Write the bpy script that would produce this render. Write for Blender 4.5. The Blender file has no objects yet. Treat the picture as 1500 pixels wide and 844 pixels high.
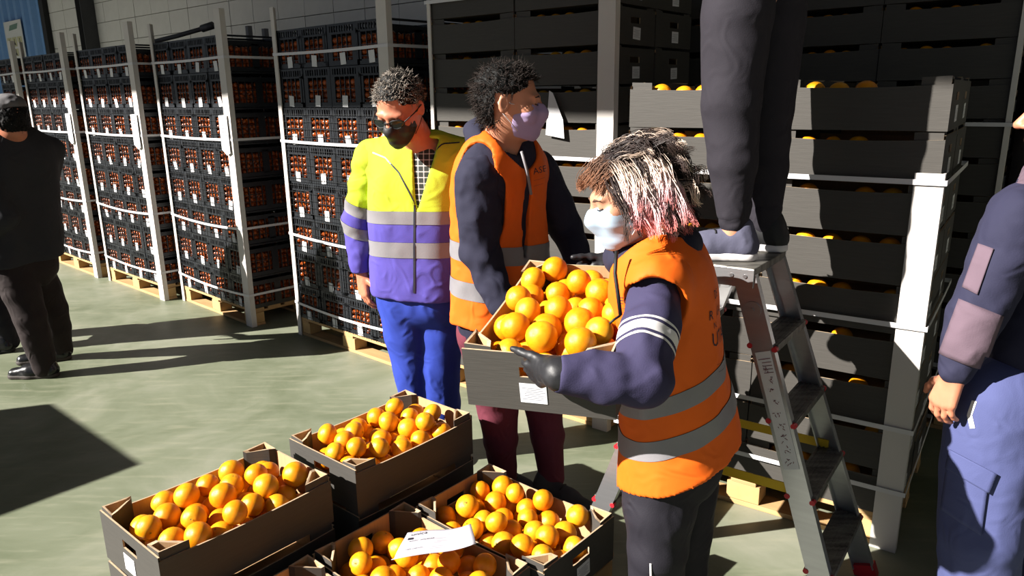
import bpy, bmesh, math, random
import numpy as np
from mathutils import Vector, Matrix, Quaternion
from mathutils.bvhtree import BVHTree

S = bpy.context.scene
COL = S.collection
PI = math.pi
random.seed(7)

# ------------------------------------------------------------------ camera
FPX, PITCH, ROLL, CAMH = 1086.36, 0.2551, -0.0135, 1.602
cd = bpy.data.cameras.new('camera')
cam = bpy.data.objects.new('camera', cd)
COL.objects.link(cam)
cd.sensor_width = 36.0
cd.lens = FPX / 1500 * 36.0
cd.clip_end = 200
cam.matrix_world = Matrix.Translation((0, 0, CAMH)) @ Matrix.Rotation(PI / 2 - PITCH, 4, 'X') @ Matrix.Rotation(ROLL, 4, 'Z')
S.camera = cam

# ------------------------------------------------------------------ light
S.view_settings.view_transform = 'Standard'
S.view_settings.look = 'None'
S.view_settings.gamma = 1.0
S.view_settings.use_curve_mapping = False
S.view_settings.exposure = 0.0
w = bpy.data.worlds.new('sky'); S.world = w
w.use_nodes = True
bg = w.node_tree.nodes['Background']
bg.inputs[0].default_value = (0.62, 0.76, 1.0, 1)
bg.inputs[1].default_value = 0.28
SUN_AZ, SUN_EL = math.radians(18.2), math.radians(31.0)
sl = bpy.data.lights.new('sun', 'SUN')
sl.energy = 18.5; sl.angle = 0.0093; sl.color = (1.0, 0.95, 0.88)
sun = bpy.data.objects.new('sun', sl); COL.objects.link(sun)
SUND = Vector((math.cos(SUN_AZ) * math.cos(SUN_EL), math.sin(SUN_AZ) * math.cos(SUN_EL), -math.sin(SUN_EL)))
sun.rotation_euler = SUND.to_track_quat('-Z', 'Y').to_euler()
sun.location = (-8, -3, 9)

# ------------------------------------------------------------------ helpers
def at(px, py, Y):
    """world point on the sight line of photo pixel (px, py) at distance Y from the camera"""
    x, y = px - 750, py - 422
    c, s = math.cos(-ROLL), math.sin(-ROLL)
    x, y = c * x - s * y, s * x + c * y
    u, v = x / FPX, -y / FPX
    d = (u, math.cos(PITCH) + v * math.sin(PITCH), -math.sin(PITCH) + v * math.cos(PITCH))
    t = Y / d[1]
    return Vector((d[0] * t, d[1] * t, CAMH + d[2] * t))

def srgb(r, g, b):
    f = lambda c: (c / 255 / 12.92) if c / 255 <= 0.04045 else ((c / 255 + 0.055) / 1.055) ** 2.4
    return (f(r), f(g), f(b))

MATS = {}
ALB = 0.64      # surface reflectance against the exposure
def mat(name, col, rough=0.6, metal=0.0, var=0.0, vscale=8.0, bump=0.0, bscale=60.0, stretch=None, col2=None, spec=0.5, sub=0.0, sheen=0.0, bdist=0.004, fold=0.0):
    if name in MATS: return MATS[name]
    col = tuple(c * ALB for c in col); col2 = tuple(c * ALB for c in col2) if col2 else None; spec *= 0.7
    m = bpy.data.materials.new(name); m.use_nodes = True
    nt = m.node_tree; N = nt.nodes; Lk = nt.links
    b = N['Principled BSDF']
    b.inputs['Base Color'].default_value = (*col, 1)
    b.inputs['Roughness'].default_value = rough
    b.inputs['Metallic'].default_value = metal
    b.inputs['Specular IOR Level'].default_value = spec
    if sub: 
        b.inputs['Subsurface Weight'].default_value = sub
        b.inputs['Subsurface Radius'].default_value = (0.01, 0.004, 0.002)
    if sheen: b.inputs['Sheen Weight'].default_value = sheen
    tc = N.new('ShaderNodeTexCoord')
    src = tc.outputs['Object']
    if stretch:
        mp = N.new('ShaderNodeMapping'); mp.inputs['Scale'].default_value = stretch
        Lk.new(src, mp.inputs['Vector']); src = mp.outputs['Vector']
    if var or col2:
        n = N.new('ShaderNodeTexNoise'); n.inputs['Scale'].default_value = vscale; n.inputs['Detail'].default_value = 6
        Lk.new(src, n.inputs['Vector'])
        r = N.new('ShaderNodeValToRGB')
        r.color_ramp.elements[0].position = 0.3; r.color_ramp.elements[1].position = 0.7
        c2 = col2 or tuple(min(1, c * (1 + var)) for c in col)
        c1 = col if col2 else tuple(c * (1 - var) for c in col)
        r.color_ramp.elements[0].color = (*c1, 1); r.color_ramp.elements[1].color = (*c2, 1)
        Lk.new(n.outputs['Fac'], r.inputs['Fac']); Lk.new(r.outputs['Color'], b.inputs['Base Color'])
    if bump:
        n2 = N.new('ShaderNodeTexNoise'); n2.inputs['Scale'].default_value = bscale; n2.inputs['Detail'].default_value = 4
        Lk.new(src, n2.inputs['Vector'])
        bp = N.new('ShaderNodeBump'); bp.inputs['Strength'].default_value = bump; bp.inputs['Distance'].default_value = bdist
        Lk.new(n2.outputs['Fac'], bp.inputs['Height']); Lk.new(bp.outputs['Normal'], b.inputs['Normal'])
    if fold:
        n3 = N.new('ShaderNodeTexNoise'); n3.inputs['Scale'].default_value = 11; n3.inputs['Detail'].default_value = 3; n3.inputs['Distortion'].default_value = 1.6
        try: n3.noise_type = 'RIDGED_MULTIFRACTAL'
        except Exception: pass
        Lk.new(tc.outputs['Object'], n3.inputs['Vector'])
        b3 = N.new('ShaderNodeBump'); b3.inputs['Strength'].default_value = fold; b3.inputs['Distance'].default_value = 0.012
        Lk.new(n3.outputs['Fac'], b3.inputs['Height'])
        if bump: Lk.new(b3.outputs['Normal'], bp.inputs['Normal'])
        else: Lk.new(b3.outputs['Normal'], b.inputs['Normal'])
    MATS[name] = m
    return m

class MB:
    """collects simple solids, then links them as ONE mesh object"""
    def __init__(s): s.v = []; s.f = []; s.m = []
    def add(s, vs, fs, mi=0):
        o = len(s.v); s.v += [tuple(v) for v in vs]
        for f in fs: s.f.append(tuple(i + o for i in f)); s.m.append(mi)
    def box(s, c, d, M=None, mi=0):
        x, y, z = d[0] / 2, d[1] / 2, d[2] / 2
        vs = [Vector((c[0] + a * x, c[1] + b * y, c[2] + e * z)) for a, b, e in
              ((-1,-1,-1),(1,-1,-1),(1,1,-1),(-1,1,-1),(-1,-1,1),(1,-1,1),(1,1,1),(-1,1,1))]
        if M is not None: vs = [M @ v for v in vs]
        s.add(vs, [(0,3,2,1),(4,5,6,7),(0,1,5,4),(1,2,6,5),(2,3,7,6),(3,0,4,7)], mi)
    def beam(s, a, b, w, h, up=(0,0,1), mi=0):
        a = Vector(a); b = Vector(b); d = (b - a); L = d.length; d.normalize()
        x = d.cross(Vector(up)); x.normalize(); u = x.cross(d)
        vs = []
        for p in (a, b):
            for i, j in ((-1,-1),(1,-1),(1,1),(-1,1)): vs.append(p + x * (i * w / 2) + u * (j * h / 2))
        s.add(vs, [(0,1,2,3),(7,6,5,4),(0,4,5,1),(1,5,6,2),(2,6,7,3),(3,7,4,0)], mi)
    def tube(s, pts, r, n=6, mi=0, closed=False, cap=True):
        pts = [Vector(p) for p in pts]; k = len(pts)
        rs = r if isinstance(r, (list, tuple)) else [r] * k
        o = len(s.v); ref = None
        for i, p in enumerate(pts):
            a = pts[(i - 1) % k] if (closed or i > 0) else p
            b = pts[(i + 1) % k] if (closed or i < k - 1) else p
            t = (b - a); t = t.normalized() if t.length > 1e-9 else Vector((0,0,1))
            if ref is None:
                ref = t.orthogonal().normalized()
            ref = (ref - t * ref.dot(t)); ref = ref.normalized() if ref.length > 1e-6 else t.orthogonal().normalized()
            q = t.cross(ref)
            for j in range(n):
                A = 2 * PI * j / n
                s.v.append(tuple(p + (ref * math.cos(A) + q * math.sin(A)) * rs[i]))
        for i in range(k if closed else k - 1):
            i2 = (i + 1) % k
            for j in range(n):
                j2 = (j + 1) % n
                s.f.append((o + i * n + j, o + i * n + j2, o + i2 * n + j2, o + i2 * n + j)); s.m.append(mi)
        if cap and not closed:
            s.f.append(tuple(o + j for j in reversed(range(n)))); s.m.append(mi)
            s.f.append(tuple(o + (k - 1) * n + j for j in range(n))); s.m.append(mi)
    def mesh(s, name, mats, smooth=False):
        me = bpy.data.meshes.new(name); me.from_pydata(s.v, [], s.f)
        for m in (mats if isinstance(mats, (list, tuple)) else [mats]): me.materials.append(m)
        me.polygons.foreach_set('material_index', s.m)
        if smooth: me.polygons.foreach_set('use_smooth', [True] * len(s.f))
        me.update(); return me
    def build(s, name, mats, parent=None, smooth=False, bevel=0.0):
        o = link(name, s.mesh(name, mats, smooth), parent)
        if bevel:
            b = o.modifiers.new('bevel', 'BEVEL'); b.width = bevel; b.segments = 2; b.limit_method = 'ANGLE'
        return o

def link(name, data, parent=None):
    o = bpy.data.objects.new(name, data); COL.objects.link(o)
    if parent is not None: o.parent = parent
    return o
def tag(o, label=None, cat=None, group=None, kind=None):
    if label: o['label'] = label
    if cat: o['category'] = cat
    if group: o['group'] = group
    if kind: o['kind'] = kind
    return o
def empty(name, loc=(0,0,0), rz=0.0, M=None):
    o = bpy.data.objects.new(name, None); COL.objects.link(o); o.empty_display_size = 0.1
    if M is not None: o.matrix_world = M
    else: o.location = loc; o.rotation_euler = (0, 0, rz)
    return o
ORD = ['', 'first', 'second', 'third', 'fourth', 'fifth', 'sixth', 'seventh', 'eighth', 'ninth', 'tenth', 'eleventh', 'twelfth', 'thirteenth', 'fourteenth']

# building axes: e1 runs along the pallet fronts (to the right, nearer), e2 runs away from the camera into the hall
TH = math.radians(-40.5)
E1 = Vector((math.cos(TH), math.sin(TH), 0)); E2 = Vector((-math.sin(TH), math.cos(TH), 0))
def ab(a, b, z=0): return E1 * a + E2 * b + Vector((0, 0, z))
RZ = Matrix.Rotation(TH, 4, 'Z')

# ------------------------------------------------------------------ materials
m_floor = mat('green_floor_paint', srgb(139, 146, 120), 0.42, spec=0.4)
nt = m_floor.node_tree; N = nt.nodes; Lk = nt.links; b = N['Principled BSDF']
tc = N.new('ShaderNodeTexCoord')
n1 = N.new('ShaderNodeTexNoise'); n1.inputs['Scale'].default_value = 1.3; n1.inputs['Detail'].default_value = 8; n1.inputs['Roughness'].default_value = 0.62
n1.inputs['Distortion'].default_value = 0.6
Lk.new(tc.outputs['Object'], n1.inputs['Vector'])
r1 = N.new('ShaderNodeValToRGB')
r1.color_ramp.elements[0].position = 0.34; r1.color_ramp.elements[0].color = (*[c * ALB for c in srgb(104, 112, 88)], 1)
r1.color_ramp.elements[1].position = 0.66; r1.color_ramp.elements[1].color = (*[c * ALB for c in srgb(148, 150, 132)], 1)
e = r1.color_ramp.elements.new(0.5); e.color = (*[c * ALB for c in srgb(126, 132, 110)], 1)
Lk.new(n1.outputs['Fac'], r1.inputs['Fac'])
mp = N.new('ShaderNodeMapping'); mp.inputs['Scale'].default_value = (0.8, 5.0, 1); mp.inputs['Rotation'].default_value = (0, 0, 0.5)
Lk.new(tc.outputs['Object'], mp.inputs['Vector'])
n2 = N.new('ShaderNodeTexNoise'); n2.inputs['Scale'].default_value = 5; n2.inputs['Detail'].default_value = 8
Lk.new(mp.outputs['Vector'], n2.inputs['Vector'])
r2 = N.new('ShaderNodeValToRGB'); r2.color_ramp.elements[0].position = 0.52; r2.color_ramp.elements[0].color = (0, 0, 0, 1)
r2.color_ramp.elements[1].position = 0.72; r2.color_ramp.elements[1].color = (0.35, 0.35, 0.35, 1)
Lk.new(n2.outputs['Fac'], r2.inputs['Fac'])
mx = N.new('ShaderNodeMix'); mx.data_type = 'RGBA'
mx.inputs['B'].default_value = (*[c * ALB for c in srgb(166, 164, 142)], 1)
Lk.new(r2.outputs['Color'], mx.inputs['Factor']); Lk.new(r1.outputs['Color'], mx.inputs['A'])
Lk.new(mx.outputs['Result'], b.inputs['Base Color'])
r3 = N.new('ShaderNodeMapRange'); r3.inputs['To Min'].default_value = 0.36; r3.inputs['To Max'].default_value = 0.62
Lk.new(n2.outputs['Fac'], r3.inputs['Value']); Lk.new(r3.outputs['Result'], b.inputs['Roughness'])

m_wall = mat('white_block', srgb(236, 233, 230), 0.85, var=0.06, vscale=5, bump=0.3, bscale=40)
m_joint = mat('block_joint', srgb(96, 94, 92), 0.9)
m_blue = mat('blue_sheet_metal', srgb(122, 168, 228), 0.45, var=0.05)
m_steel = mat('dark_steel', srgb(70, 70, 74), 0.55, var=0.1)
m_roof = mat('roof_sheet', srgb(120, 120, 122), 0.7)
m_red = mat('dark_red_panel', srgb(110, 22, 22), 0.6)
m_yard = mat('yard_concrete', srgb(110, 108, 104), 0.9, var=0.1, vscale=1)
m_wood = mat('pallet_wood', srgb(196, 158, 108), 0.8, var=0.16, vscale=5, bump=0.25, bscale=25, stretch=(1, 9, 9))
m_woodb = mat('pallet_block_wood', srgb(206, 168, 112), 0.8, var=0.12, vscale=9, bump=0.25, bscale=40)
m_post = mat('white_edge_board', srgb(228, 222, 216), 0.7, var=0.03, vscale=6)
m_strap = mat('white_plastic_strap', srgb(232, 230, 232), 0.4)
m_crate = mat('black_crate_plastic', srgb(34, 37, 42), 0.42, var=0.1, vscale=10)
m_net = mat('black_net', srgb(22, 24, 26), 0.5)
m_paper = mat('white_label_paper', srgb(236, 236, 238), 0.8, var=0.02, vscale=30)
m_ink = mat('black_ink', srgb(48, 46, 58), 0.8)
m_card = mat('black_cardboard', srgb(74, 71, 67), 0.62, var=0.07, vscale=14, bump=0.12, bscale=18, stretch=(1, 1, 14), spec=0.35)
m_kraft = mat('brown_kraft_cardboard', srgb(200, 160, 116), 0.8, var=0.07, vscale=10, bump=0.1, bscale=18, stretch=(14, 14, 1))
m_edge = mat('torn_cardboard_edge', srgb(196, 170, 138), 0.9, var=0.15, vscale=120)
m_fruit = mat('netted_orange_peel', srgb(214, 104, 34), 0.3, col2=srgb(98, 42, 20), vscale=26)
# ------------------------------------------------------------------ setting
BW = 5.0      # back wall distance along e2
LINTEL_B, LINTEL_Z = -1.5, 4.68
mb = MB(); mb.box((-5, (BW + LINTEL_B) / 2, -0.05), (32, BW - LINTEL_B, 0.1), RZ)
tag(mb.build('floor', m_floor), kind='structure')
mb = MB(); mb.box((-2, LINTEL_B - 12, -0.06), (60, 24, 0.1), RZ)
tag(mb.build('floor_yard', m_yard), kind='structure')
mb = MB(); mb.box((-5, (BW + LINTEL_B) / 2, 5.6), (32, BW - LINTEL_B + 0.6, 0.1), RZ)
tag(mb.build('ceiling', m_roof), kind='structure')
mb = MB(); mb.box((-5, LINTEL_B - 0.1, (LINTEL_Z + 5.6) / 2), (32, 0.2, 5.6 - LINTEL_Z), RZ)
tag(mb.build('wall_front', m_wall), kind='structure')
mb = MB(); mb.box((-21.1, (BW + LINTEL_B) / 2, 2.8), (0.2, BW - LINTEL_B, 5.6), RZ)
tag(mb.build('wall_left', m_wall), kind='structure')
mb = MB(); mb.box((11.1, (BW + LINTEL_B) / 2, 2.8), (0.2, BW - LINTEL_B, 5.6), RZ)
tag(mb.build('wall_right', m_wall), kind='structure')
# back wall: mortar backing plus single blocks where the photograph shows them
wb = MB(); wb.box((-5, BW + 0.1, 2.8), (32, 0.2, 5.6), RZ)
wall = tag(wb.build('wall_back', m_joint), kind='structure')
mb = MB(); mb.box((0, 0, 0), (0.492, 0.03, 0.272)); blockme = mb.mesh('block', m_wall)
WA0, NW, WZ0, NH = -14.6, 29, 2.02, 8
for i in range(NW):
    for j in range(NH):
        o = link('block', blockme, wall)
        o.matrix_local = Matrix.Translation(ab(WA0 + 0.25 + i * 0.5 + random.uniform(-.002, .002), BW - 0.012 + random.uniform(-.002, .002), WZ0 + j * 0.28)) @ RZ
wa1 = WA0 + NW * 0.5
mb = MB()
mb.box(((WA0 - 21) / 2, BW - 0.012, 2.8), (WA0 + 21, 0.03, 5.6), RZ); mb.box(((wa1 + 11) / 2, BW - 0.012, 2.8), (11 - wa1, 0.03, 5.6), RZ)
zl, zh = WZ0 - 0.14, WZ0 + (NH - .5) * 0.28
mb.box(((WA0 + wa1) / 2, BW - 0.012, zl / 2), (wa1 - WA0, 0.03, zl), RZ); mb.box(((WA0 + wa1) / 2, BW - 0.012, (zh + 5.6) / 2), (wa1 - WA0, 0.03, 5.6 - zh), RZ)
mb.build('render_coat', m_wall, wall)

# steel column and blue corrugated door on the back wall
def wallpt(px, py):
    """a on the back wall plane for a photo pixel"""
    p0 = at(px, py, 1.0); d = p0 - Vector((0, 0, CAMH))
    t = (BW - 0.05) / d.dot(E2)
    q = Vector((0, 0, CAMH)) + d * t
    return q.dot(E1), q.z
ca, _ = wallpt(137, 40)
mb = MB()
for da in (-0.085, 0.085): mb.box((ca + da, BW - 0.13, 2.8), (0.014, 0.2, 5.6), RZ)
mb.box((ca, BW - 0.13, 2.8), (0.17, 0.012, 5.6), RZ)
tag(mb.build('trim_1', m_steel), kind='structure')
d0, d1 = wallpt(2, 40)[0] - 0.9, wallpt(67, 40)[0]
droot = tag(empty('door_1', ab((d0 + d1) / 2, BW - 0.1)), kind='structure')
mb = MB(); mb.box((0, 0, 1.75), (d1 - d0, 0.02, 3.5), Matrix.Rotation(TH, 4, 'Z'))
mb.build('door_sheet', m_blue, droot)
k = 0; a = d0
mb = MB(); mb.add([(-.12, 0, 0), (-.06, -.07, 0), (.06, -.07, 0), (.12, 0, 0), (-.12, 0, 3.5), (-.06, -.07, 3.5), (.06, -.07, 3.5), (.12, 0, 3.5)],
                  [(0, 1, 5, 4), (1, 2, 6, 5), (2, 3, 7, 6), (0, 3, 2, 1), (4, 5, 6, 7), (3, 0, 4, 7)])
ribme = mb.mesh('rib', m_blue)
while a < d1 - 0.02:
    o = link('rib', ribme, droot); o.matrix_local = Matrix.Translation(E1 * (a + 0.13 - (d0 + d1) / 2) + E2 * -0.01) @ RZ
    a += 0.34
mb = MB(); mb.box((d1 + 0.1, BW - 0.06, 2.8), (0.16, 0.1, 5.6), RZ)
tag(mb.build('trim_2', mat('dark_door_post', srgb(34, 34, 38), 0.7)), kind='structure')
# safety poster on the blue door
pa, pz = wallpt(36, 59)
pr = tag(empty('safety_poster', ab(pa, BW - 0.20, pz)), 'white safety poster with drawn figures hung on the blue corrugated door', 'poster')
pr.rotation_euler = (0, 0, TH); pr.scale = (2.6, 1, 1.75)
mb = MB(); mb.box((0, 0, 0), (0.33, 0.008, 0.36)); mb.build('poster_sheet', m_paper, pr)
mb = MB(); mb.add([(-.08, -.006, .09), (.08, -.006, .1), (.11, -.006, .15), (-.05, -.006, .14)], [(0, 1, 2, 3)]); mb.build('headline_patch', mat('grey_green_print', srgb(120, 150, 140), 0.8), pr)
for r in range(2):
    for c in range(3):
        mb = MB(); mb.box((-.1 + c * .1, -.0065, -.02 - r * .1), (.085, .001, .09 if r == 0 else .07)); p = mb.build('picture_panel', mat('pale_yellow_print', srgb(208, 204, 168), 0.8), pr)
        mb = MB(); mb.beam((-.1 + c * .1, -.008, -.05 - r * .1), (-.1 + c * .1, -.008, .01 - r * .1), .008, .002, up=(0, 1, 0))
        mb.beam((-.12 + c * .1, -.008, -.055 - r * .1), (-.1 + c * .1, -.008, -.02 - r * .1), .006, .002, up=(0, 1, 0)); mb.beam((-.08 + c * .1, -.008, -.055 - r * .1), (-.1 + c * .1, -.008, -.02 - r * .1), .006, .002, up=(0, 1, 0))
        mb.build('figure', m_ink, p)
# dark red panel at the far right
q = at(1497, 180, 3.22)
qa, qb = q.dot(E1), q.dot(E2)
mb = MB(); mb.box((qa + 0.06, qb + 0.62, 1.6), (0.05, 1.2, 3.2), RZ); mb.box((qa + 1.6, qb + 1.2, 1.6), (3.0, 0.06, 3.2), RZ)
tag(mb.build('trim_3', m_red), kind='structure')

# ------------------------------------------------------------------ pallets
def pallet(M, W, D, label, group='wooden pallets under the loads'):
    root = tag(empty('wooden_pallet', M=M), label, 'pallet', group)
    def part(n, c, d, m):
        b_ = MB(); b_.box(c, d); b_.build(n, m, root, bevel=0.002)
    for y in (0.05, D / 2, D - 0.05): part('bottom_board', (W / 2, y, 0.01), (W, 0.1, 0.02), m_wood)
    for x in (0.06, W / 2, W - 0.06):
        for y in (0.05, D / 2, D - 0.05): part('block', (x, y, 0.058), (0.115 if x != W / 2 else 0.13, 0.095, 0.074), m_woodb)
        part('stringer', (x, D / 2, 0.103), (0.1, D, 0.016), m_wood)
    for i in range(7): part('deck_board', (W / 2, 0.05 + i * (D - 0.1) / 6, 0.12), (W, 0.1, 0.018), m_wood)
    return root
DECK = 0.13
def frame(corner_right, yaw, W):
    """matrix with origin at the front-left corner, x along the front, y into the load"""
    d = Vector((math.cos(yaw), math.sin(yaw), 0))
    return Matrix.Translation(Vector((corner_right[0], corner_right[1], 0)) - d * W) @ Matrix.Rotation(yaw, 4, 'Z')
def edge_board(M, x, y, sx, sy, z0, z1, label, wl=0.06):
    o_ = tag(empty('edge_board', M=M @ Matrix.Translation((x, y, z0))), label, 'edge board', 'white cardboard edge boards')
    h = z1 - z0
    b_ = MB(); b_.box((sx * (wl / 2 - 0.007), -sy * 0.004, h / 2), (wl, 0.007, h)); b_.build('front_leaf', m_post, o_)
    wd = min(wl, 0.03)
    b_ = MB(); b_.box((-sx * 0.004, sy * (wd / 2 - 0.0), h / 2), (0.007, wd, h)); b_.build('side_leaf', m_post, o_)
    return o_
def strap(M, W, D, z, label, sag=0.0, out=0.014):
    b_ = MB(); h = 0.017; t = 0.002
    P_ = []
    n = 10
    for i in range(n + 1): P_.append((-out + (W + 2 * out) * i / n, -out, z - sag * math.sin(PI * i / n)))
    for i in range(1, 5): P_.append((W + out, -out + (D + 2 * out) * i / 4, z))
    for i in range(1, 5): P_.append((W + out - (W + 2 * out) * i / 4, D + out, z))
    for i in range(1, 4): P_.append((-out, D + out - (D + 2 * out) * i / 4, z))
    k_ = len(P_); vs = []
    for i, p in enumerate(P_):
        a_ = Vector(P_[i - 1]); c_ = Vector(P_[(i + 1) % k_]); tt = (c_ - a_); nn = Vector((tt.y, -tt.x, 0)).normalized() * t
        p = Vector(p)
        vs += [p + Vector((0, 0, -h / 2)), p + Vector((0, 0, h / 2)), p + nn + Vector((0, 0, h / 2)), p + nn + Vector((0, 0, -h / 2))]
    fs = []
    for i in range(k_):
        j = (i + 1) % k_
        for e_ in range(4): f_ = (e_ + 1) % 4; fs.append((i * 4 + e_, j * 4 + e_, j * 4 + f_, i * 4 + f_))
    b_.add(vs, fs)
    o_ = b_.build('pallet_strap', m_strap); o_.matrix_world = M
    return tag(o_, label, 'strap', 'white plastic straps')

# ------------------------------------------------------------------ plastic crates of netted fruit
CW, CD_, CH = 0.276, 0.446, 0.232
def crate_meshes():
    b_ = MB()
    b_.box((0, 0, 0.004), (CW, CD_, 0.008))
    for sx in (-1, 1):
        for sy in (-1, 1): b_.box((sx * (CW / 2 - 0.012), sy * (CD_ / 2 - 0.012), CH / 2), (0.024, 0.024, CH))
    for sy in (-1, 1):
        y = sy * (CD_ / 2 - 0.004)
        b_.box((0, y, 0.018), (CW, 0.008, 0.02)); b_.box((0, y, CH - 0.006), (CW, 0.010, 0.012)); b_.box((0, y, CH - 0.052), (CW, 0.008, 0.012))
        for i in range(9): b_.box((-0.1 + i * 0.025, y, CH - 0.03), (0.009 if i not in (3, 5) else 0.015, 0.008, 0.036))
        for sx in (-1, 1): b_.box((sx * 0.110, y, 0.1), (0.028, 0.008, 0.16))
        for i in range(3): b_.box((-0.046 + i * 0.046, y, 0.1), (0.006, 0.007, 0.16))
        for z in (0.045, 0.105): b_.box((0, y, z), (CW, 0.006, 0.004))
    for sx in (-1, 1):
        x = sx * (CW / 2 - 0.004)
        b_.box((x, 0, 0.018), (0.008, CD_, 0.02)); b_.box((x, 0, CH - 0.006), (0.010, CD_, 0.012)); b_.box((x, 0, CH - 0.05), (0.008, CD_, 0.030))
        b_.box((x, 0, 0.1), (0.008, 0.05, 0.16))
        for i in range(9): b_.box((x, -0.2 + i * 0.05, 0.1), (0.007, 0.007, 0.16))
        for z in (0.06, 0.11): b_.box((x, 0, z), (0.006, CD_, 0.004))
    body = b_.mesh('crate_body', m_crate)
    bm = bmesh.new()
    rr = random.Random(3)
    def ball(x, y, z, r):
        bmesh.ops.create_icosphere(bm, subdivisions=1, radius=r, matrix=Matrix.Translation((x, y, z)) @ Matrix.Rotation(rr.random() * 6, 4, (rr.random(), rr.random(), 1)))
    for j in range(4):
        for i in range(6): ball(-0.095 + i * 0.038 + rr.uniform(-.004, .004), -CD_ / 2 + 0.027 + rr.uniform(-.003, .004), 0.034 + j * 0.037 + rr.uniform(-.004, .004), 0.0215)
        for i in range(10): ball(CW / 2 - 0.029, -0.16 + i * 0.038 + rr.uniform(-.004, .004), 0.034 + j * 0.037 + rr.uniform(-.004, .004), 0.0215)
    bmesh.ops.create_cube(bm, size=1, matrix=Matrix.Translation((0, 0, 0.085)) @ Matrix.Diagonal((CW - 0.07, CD_ - 0.07, 0.14, 1)))
    fr = bpy.data.meshes.new('netted_fruit'); bm.to_mesh(fr); bm.free(); fr.materials.append(m_fruit)
    fr.polygons.foreach_set('use_smooth', [True] * len(fr.polygons))
    b_ = MB(); b_.box((0, 0, 0), (0.052, 0.0016, 0.066)); lb = b_.mesh('paper_label', m_paper)
    return body, fr, lb
cr_body, cr_fruit, cr_label = crate_meshes()
def crate(M, label, group, first_row=False):
    root = tag(empty('fruit_crate', M=M), label, 'crate', group)
    link('crate_body', cr_body, root); link('netted_fruit', cr_fruit, root)
    return root
def crate_stack(M, desc, cols=4, sheet=None, straps_z=(1.875, 1.31, 0.79, 0.25), net=True, vis_cols=None, only_right=False, pdesc=''):
    W, D, rows, pitch = 1.12, 0.9, 8, 0.2355
    pallet(M, W, D, 'raw wooden pallet carrying the crate stack ' + desc)
    for r in range(rows):
        zz = DECK + r * pitch
        rn = ORD[rows - r]
        for c in range(4):
            for dd in range(2):
                if dd == 1 and c != 3 and r < rows - 1: continue
                if only_right and c < 2: continue
                jx, jy = random.uniform(-.004, .004), random.uniform(-.005, .003)
                Mc = M @ Matrix.Translation((0.14 + c * 0.28 + jx, CD_ / 2 + 0.004 + dd * 0.45 + jy, zz)) @ Matrix.Rotation(random.uniform(-.006, .006), 4, 'Z')
                where = ('%s column' % ORD[c + 1]) if dd == 0 else 'rear %s column' % ORD[c + 1]
                o_ = crate(Mc, 'black fruit crate, %s row down, %s, stack %s' % (rn, where, desc), 'crates in the stack ' + desc)
                if dd == 0:
                    l_ = link('paper_label', cr_label, o_)
                    l_.location = (random.uniform(-.006, .01), -CD_ / 2 - 0.003, 0.036 + random.uniform(-.003, .004)); l_.rotation_euler = (random.uniform(-.05, .1), random.uniform(-.1, .1), 0)
    for (x, y, sx, sy, nm) in ((0, 0, 1, 1, 'left front'), (W, 0, -1, 1, 'right front')):
        edge_board(M, x + (-0.004 if sx > 0 else 0.004), y - 0.004, sx, sy, 0.0, 2.17 if nm[0] == 'r' else 2.15, 'white edge board, %s corner of crate stack %s' % (nm, desc), 0.04 if sx > 0 else 0.085)
    for i, z in enumerate(straps_z):
        strap(M, W, D, z, 'white strap, %s from top, round crate stack %s' % (ORD[i + 1], desc), sag=0.006 if i < 2 else 0.02)
    if net:
        b_ = MB(); z1 = DECK + 6 * pitch
        for i in range(24): b_.box((0.02 + i * 0.047, -0.008, (DECK + z1) / 2), (0.0022, 0.0022, z1 - DECK))
        for j in range(int((z1 - DECK) / 0.045)): b_.box((W / 2, -0.009, DECK + 0.02 + j * 0.045), (W, 0.0022, 0.0022))
        o_ = b_.build('pallet_net', m_net); o_.matrix_world = M
        tag(o_, 'thin black netting over the lower crates of the stack ' + desc, 'net', 'pallet netting')
    if sheet:
        p_ = tag(empty('document_sheet', M=M @ Matrix.Translation((W - 0.075, -0.022, sheet))), 'white paper sheet taped to the crate stack ' + desc, 'paper sheet', 'sheets on the crate stacks')
        b_ = MB(); b_.add([(-.06, 0, .13), (.055, 0, .135), (.062, -.004, -.12), (.02, -.006, -.135), (-.05, -.004, -.1)], [(0, 4, 3, 2, 1)]); b_.build('sheet', m_paper, p_).modifiers.new('solid', 'SOLIDIFY').thickness = 0.001
        for i in range(5):
            b_ = MB(); b_.box((0.0, -0.006, 0.09 - i * 0.022), (0.07 - 0.01 * (i % 2), 0.0006, 0.004)); b_.build('print_line', mat('pale_print', srgb(170, 170, 180), .8), p_)
FR = {}
def LR(l, r, W=1.12):
    l = Vector((l[0], l[1], 0)); r = Vector((r[0], r[1], 0)); d = (r - l).normalized(); c = (l + r) / 2
    yaw = math.atan2(d.y, d.x)
    return Matrix.Translation(c - d * W / 2) @ Matrix.Rotation(yaw, 4, 'Z')
sz = [at(400, 80, 4.95).z, at(418, 206, 4.95).z, at(428, 341, 4.95).z, at(438, 441.5, 4.95).z]
crate_stack(LR((-1.487, 4.952), (-0.645, 4.193)), 'behind the man in yellow', straps_z=sz)
crate_stack(LR((-2.701, 5.897), (-1.868, 5.119)), 'second left from the yellow man', sheet=1.36, straps_z=sz)
crate_stack(LR((-3.701, 6.640), (-2.836, 5.873)), 'third left from the yellow man', sheet=1.36, straps_z=sz)
crate_stack(LR((-4.680, 7.475), (-3.849, 6.727)), 'fourth left from the yellow man', sheet=1.36, straps_z=sz)
crate_stack(LR((-5.66, 8.33), (-4.83, 7.58)), 'at the far left edge', straps_z=sz, only_right=True)
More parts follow.
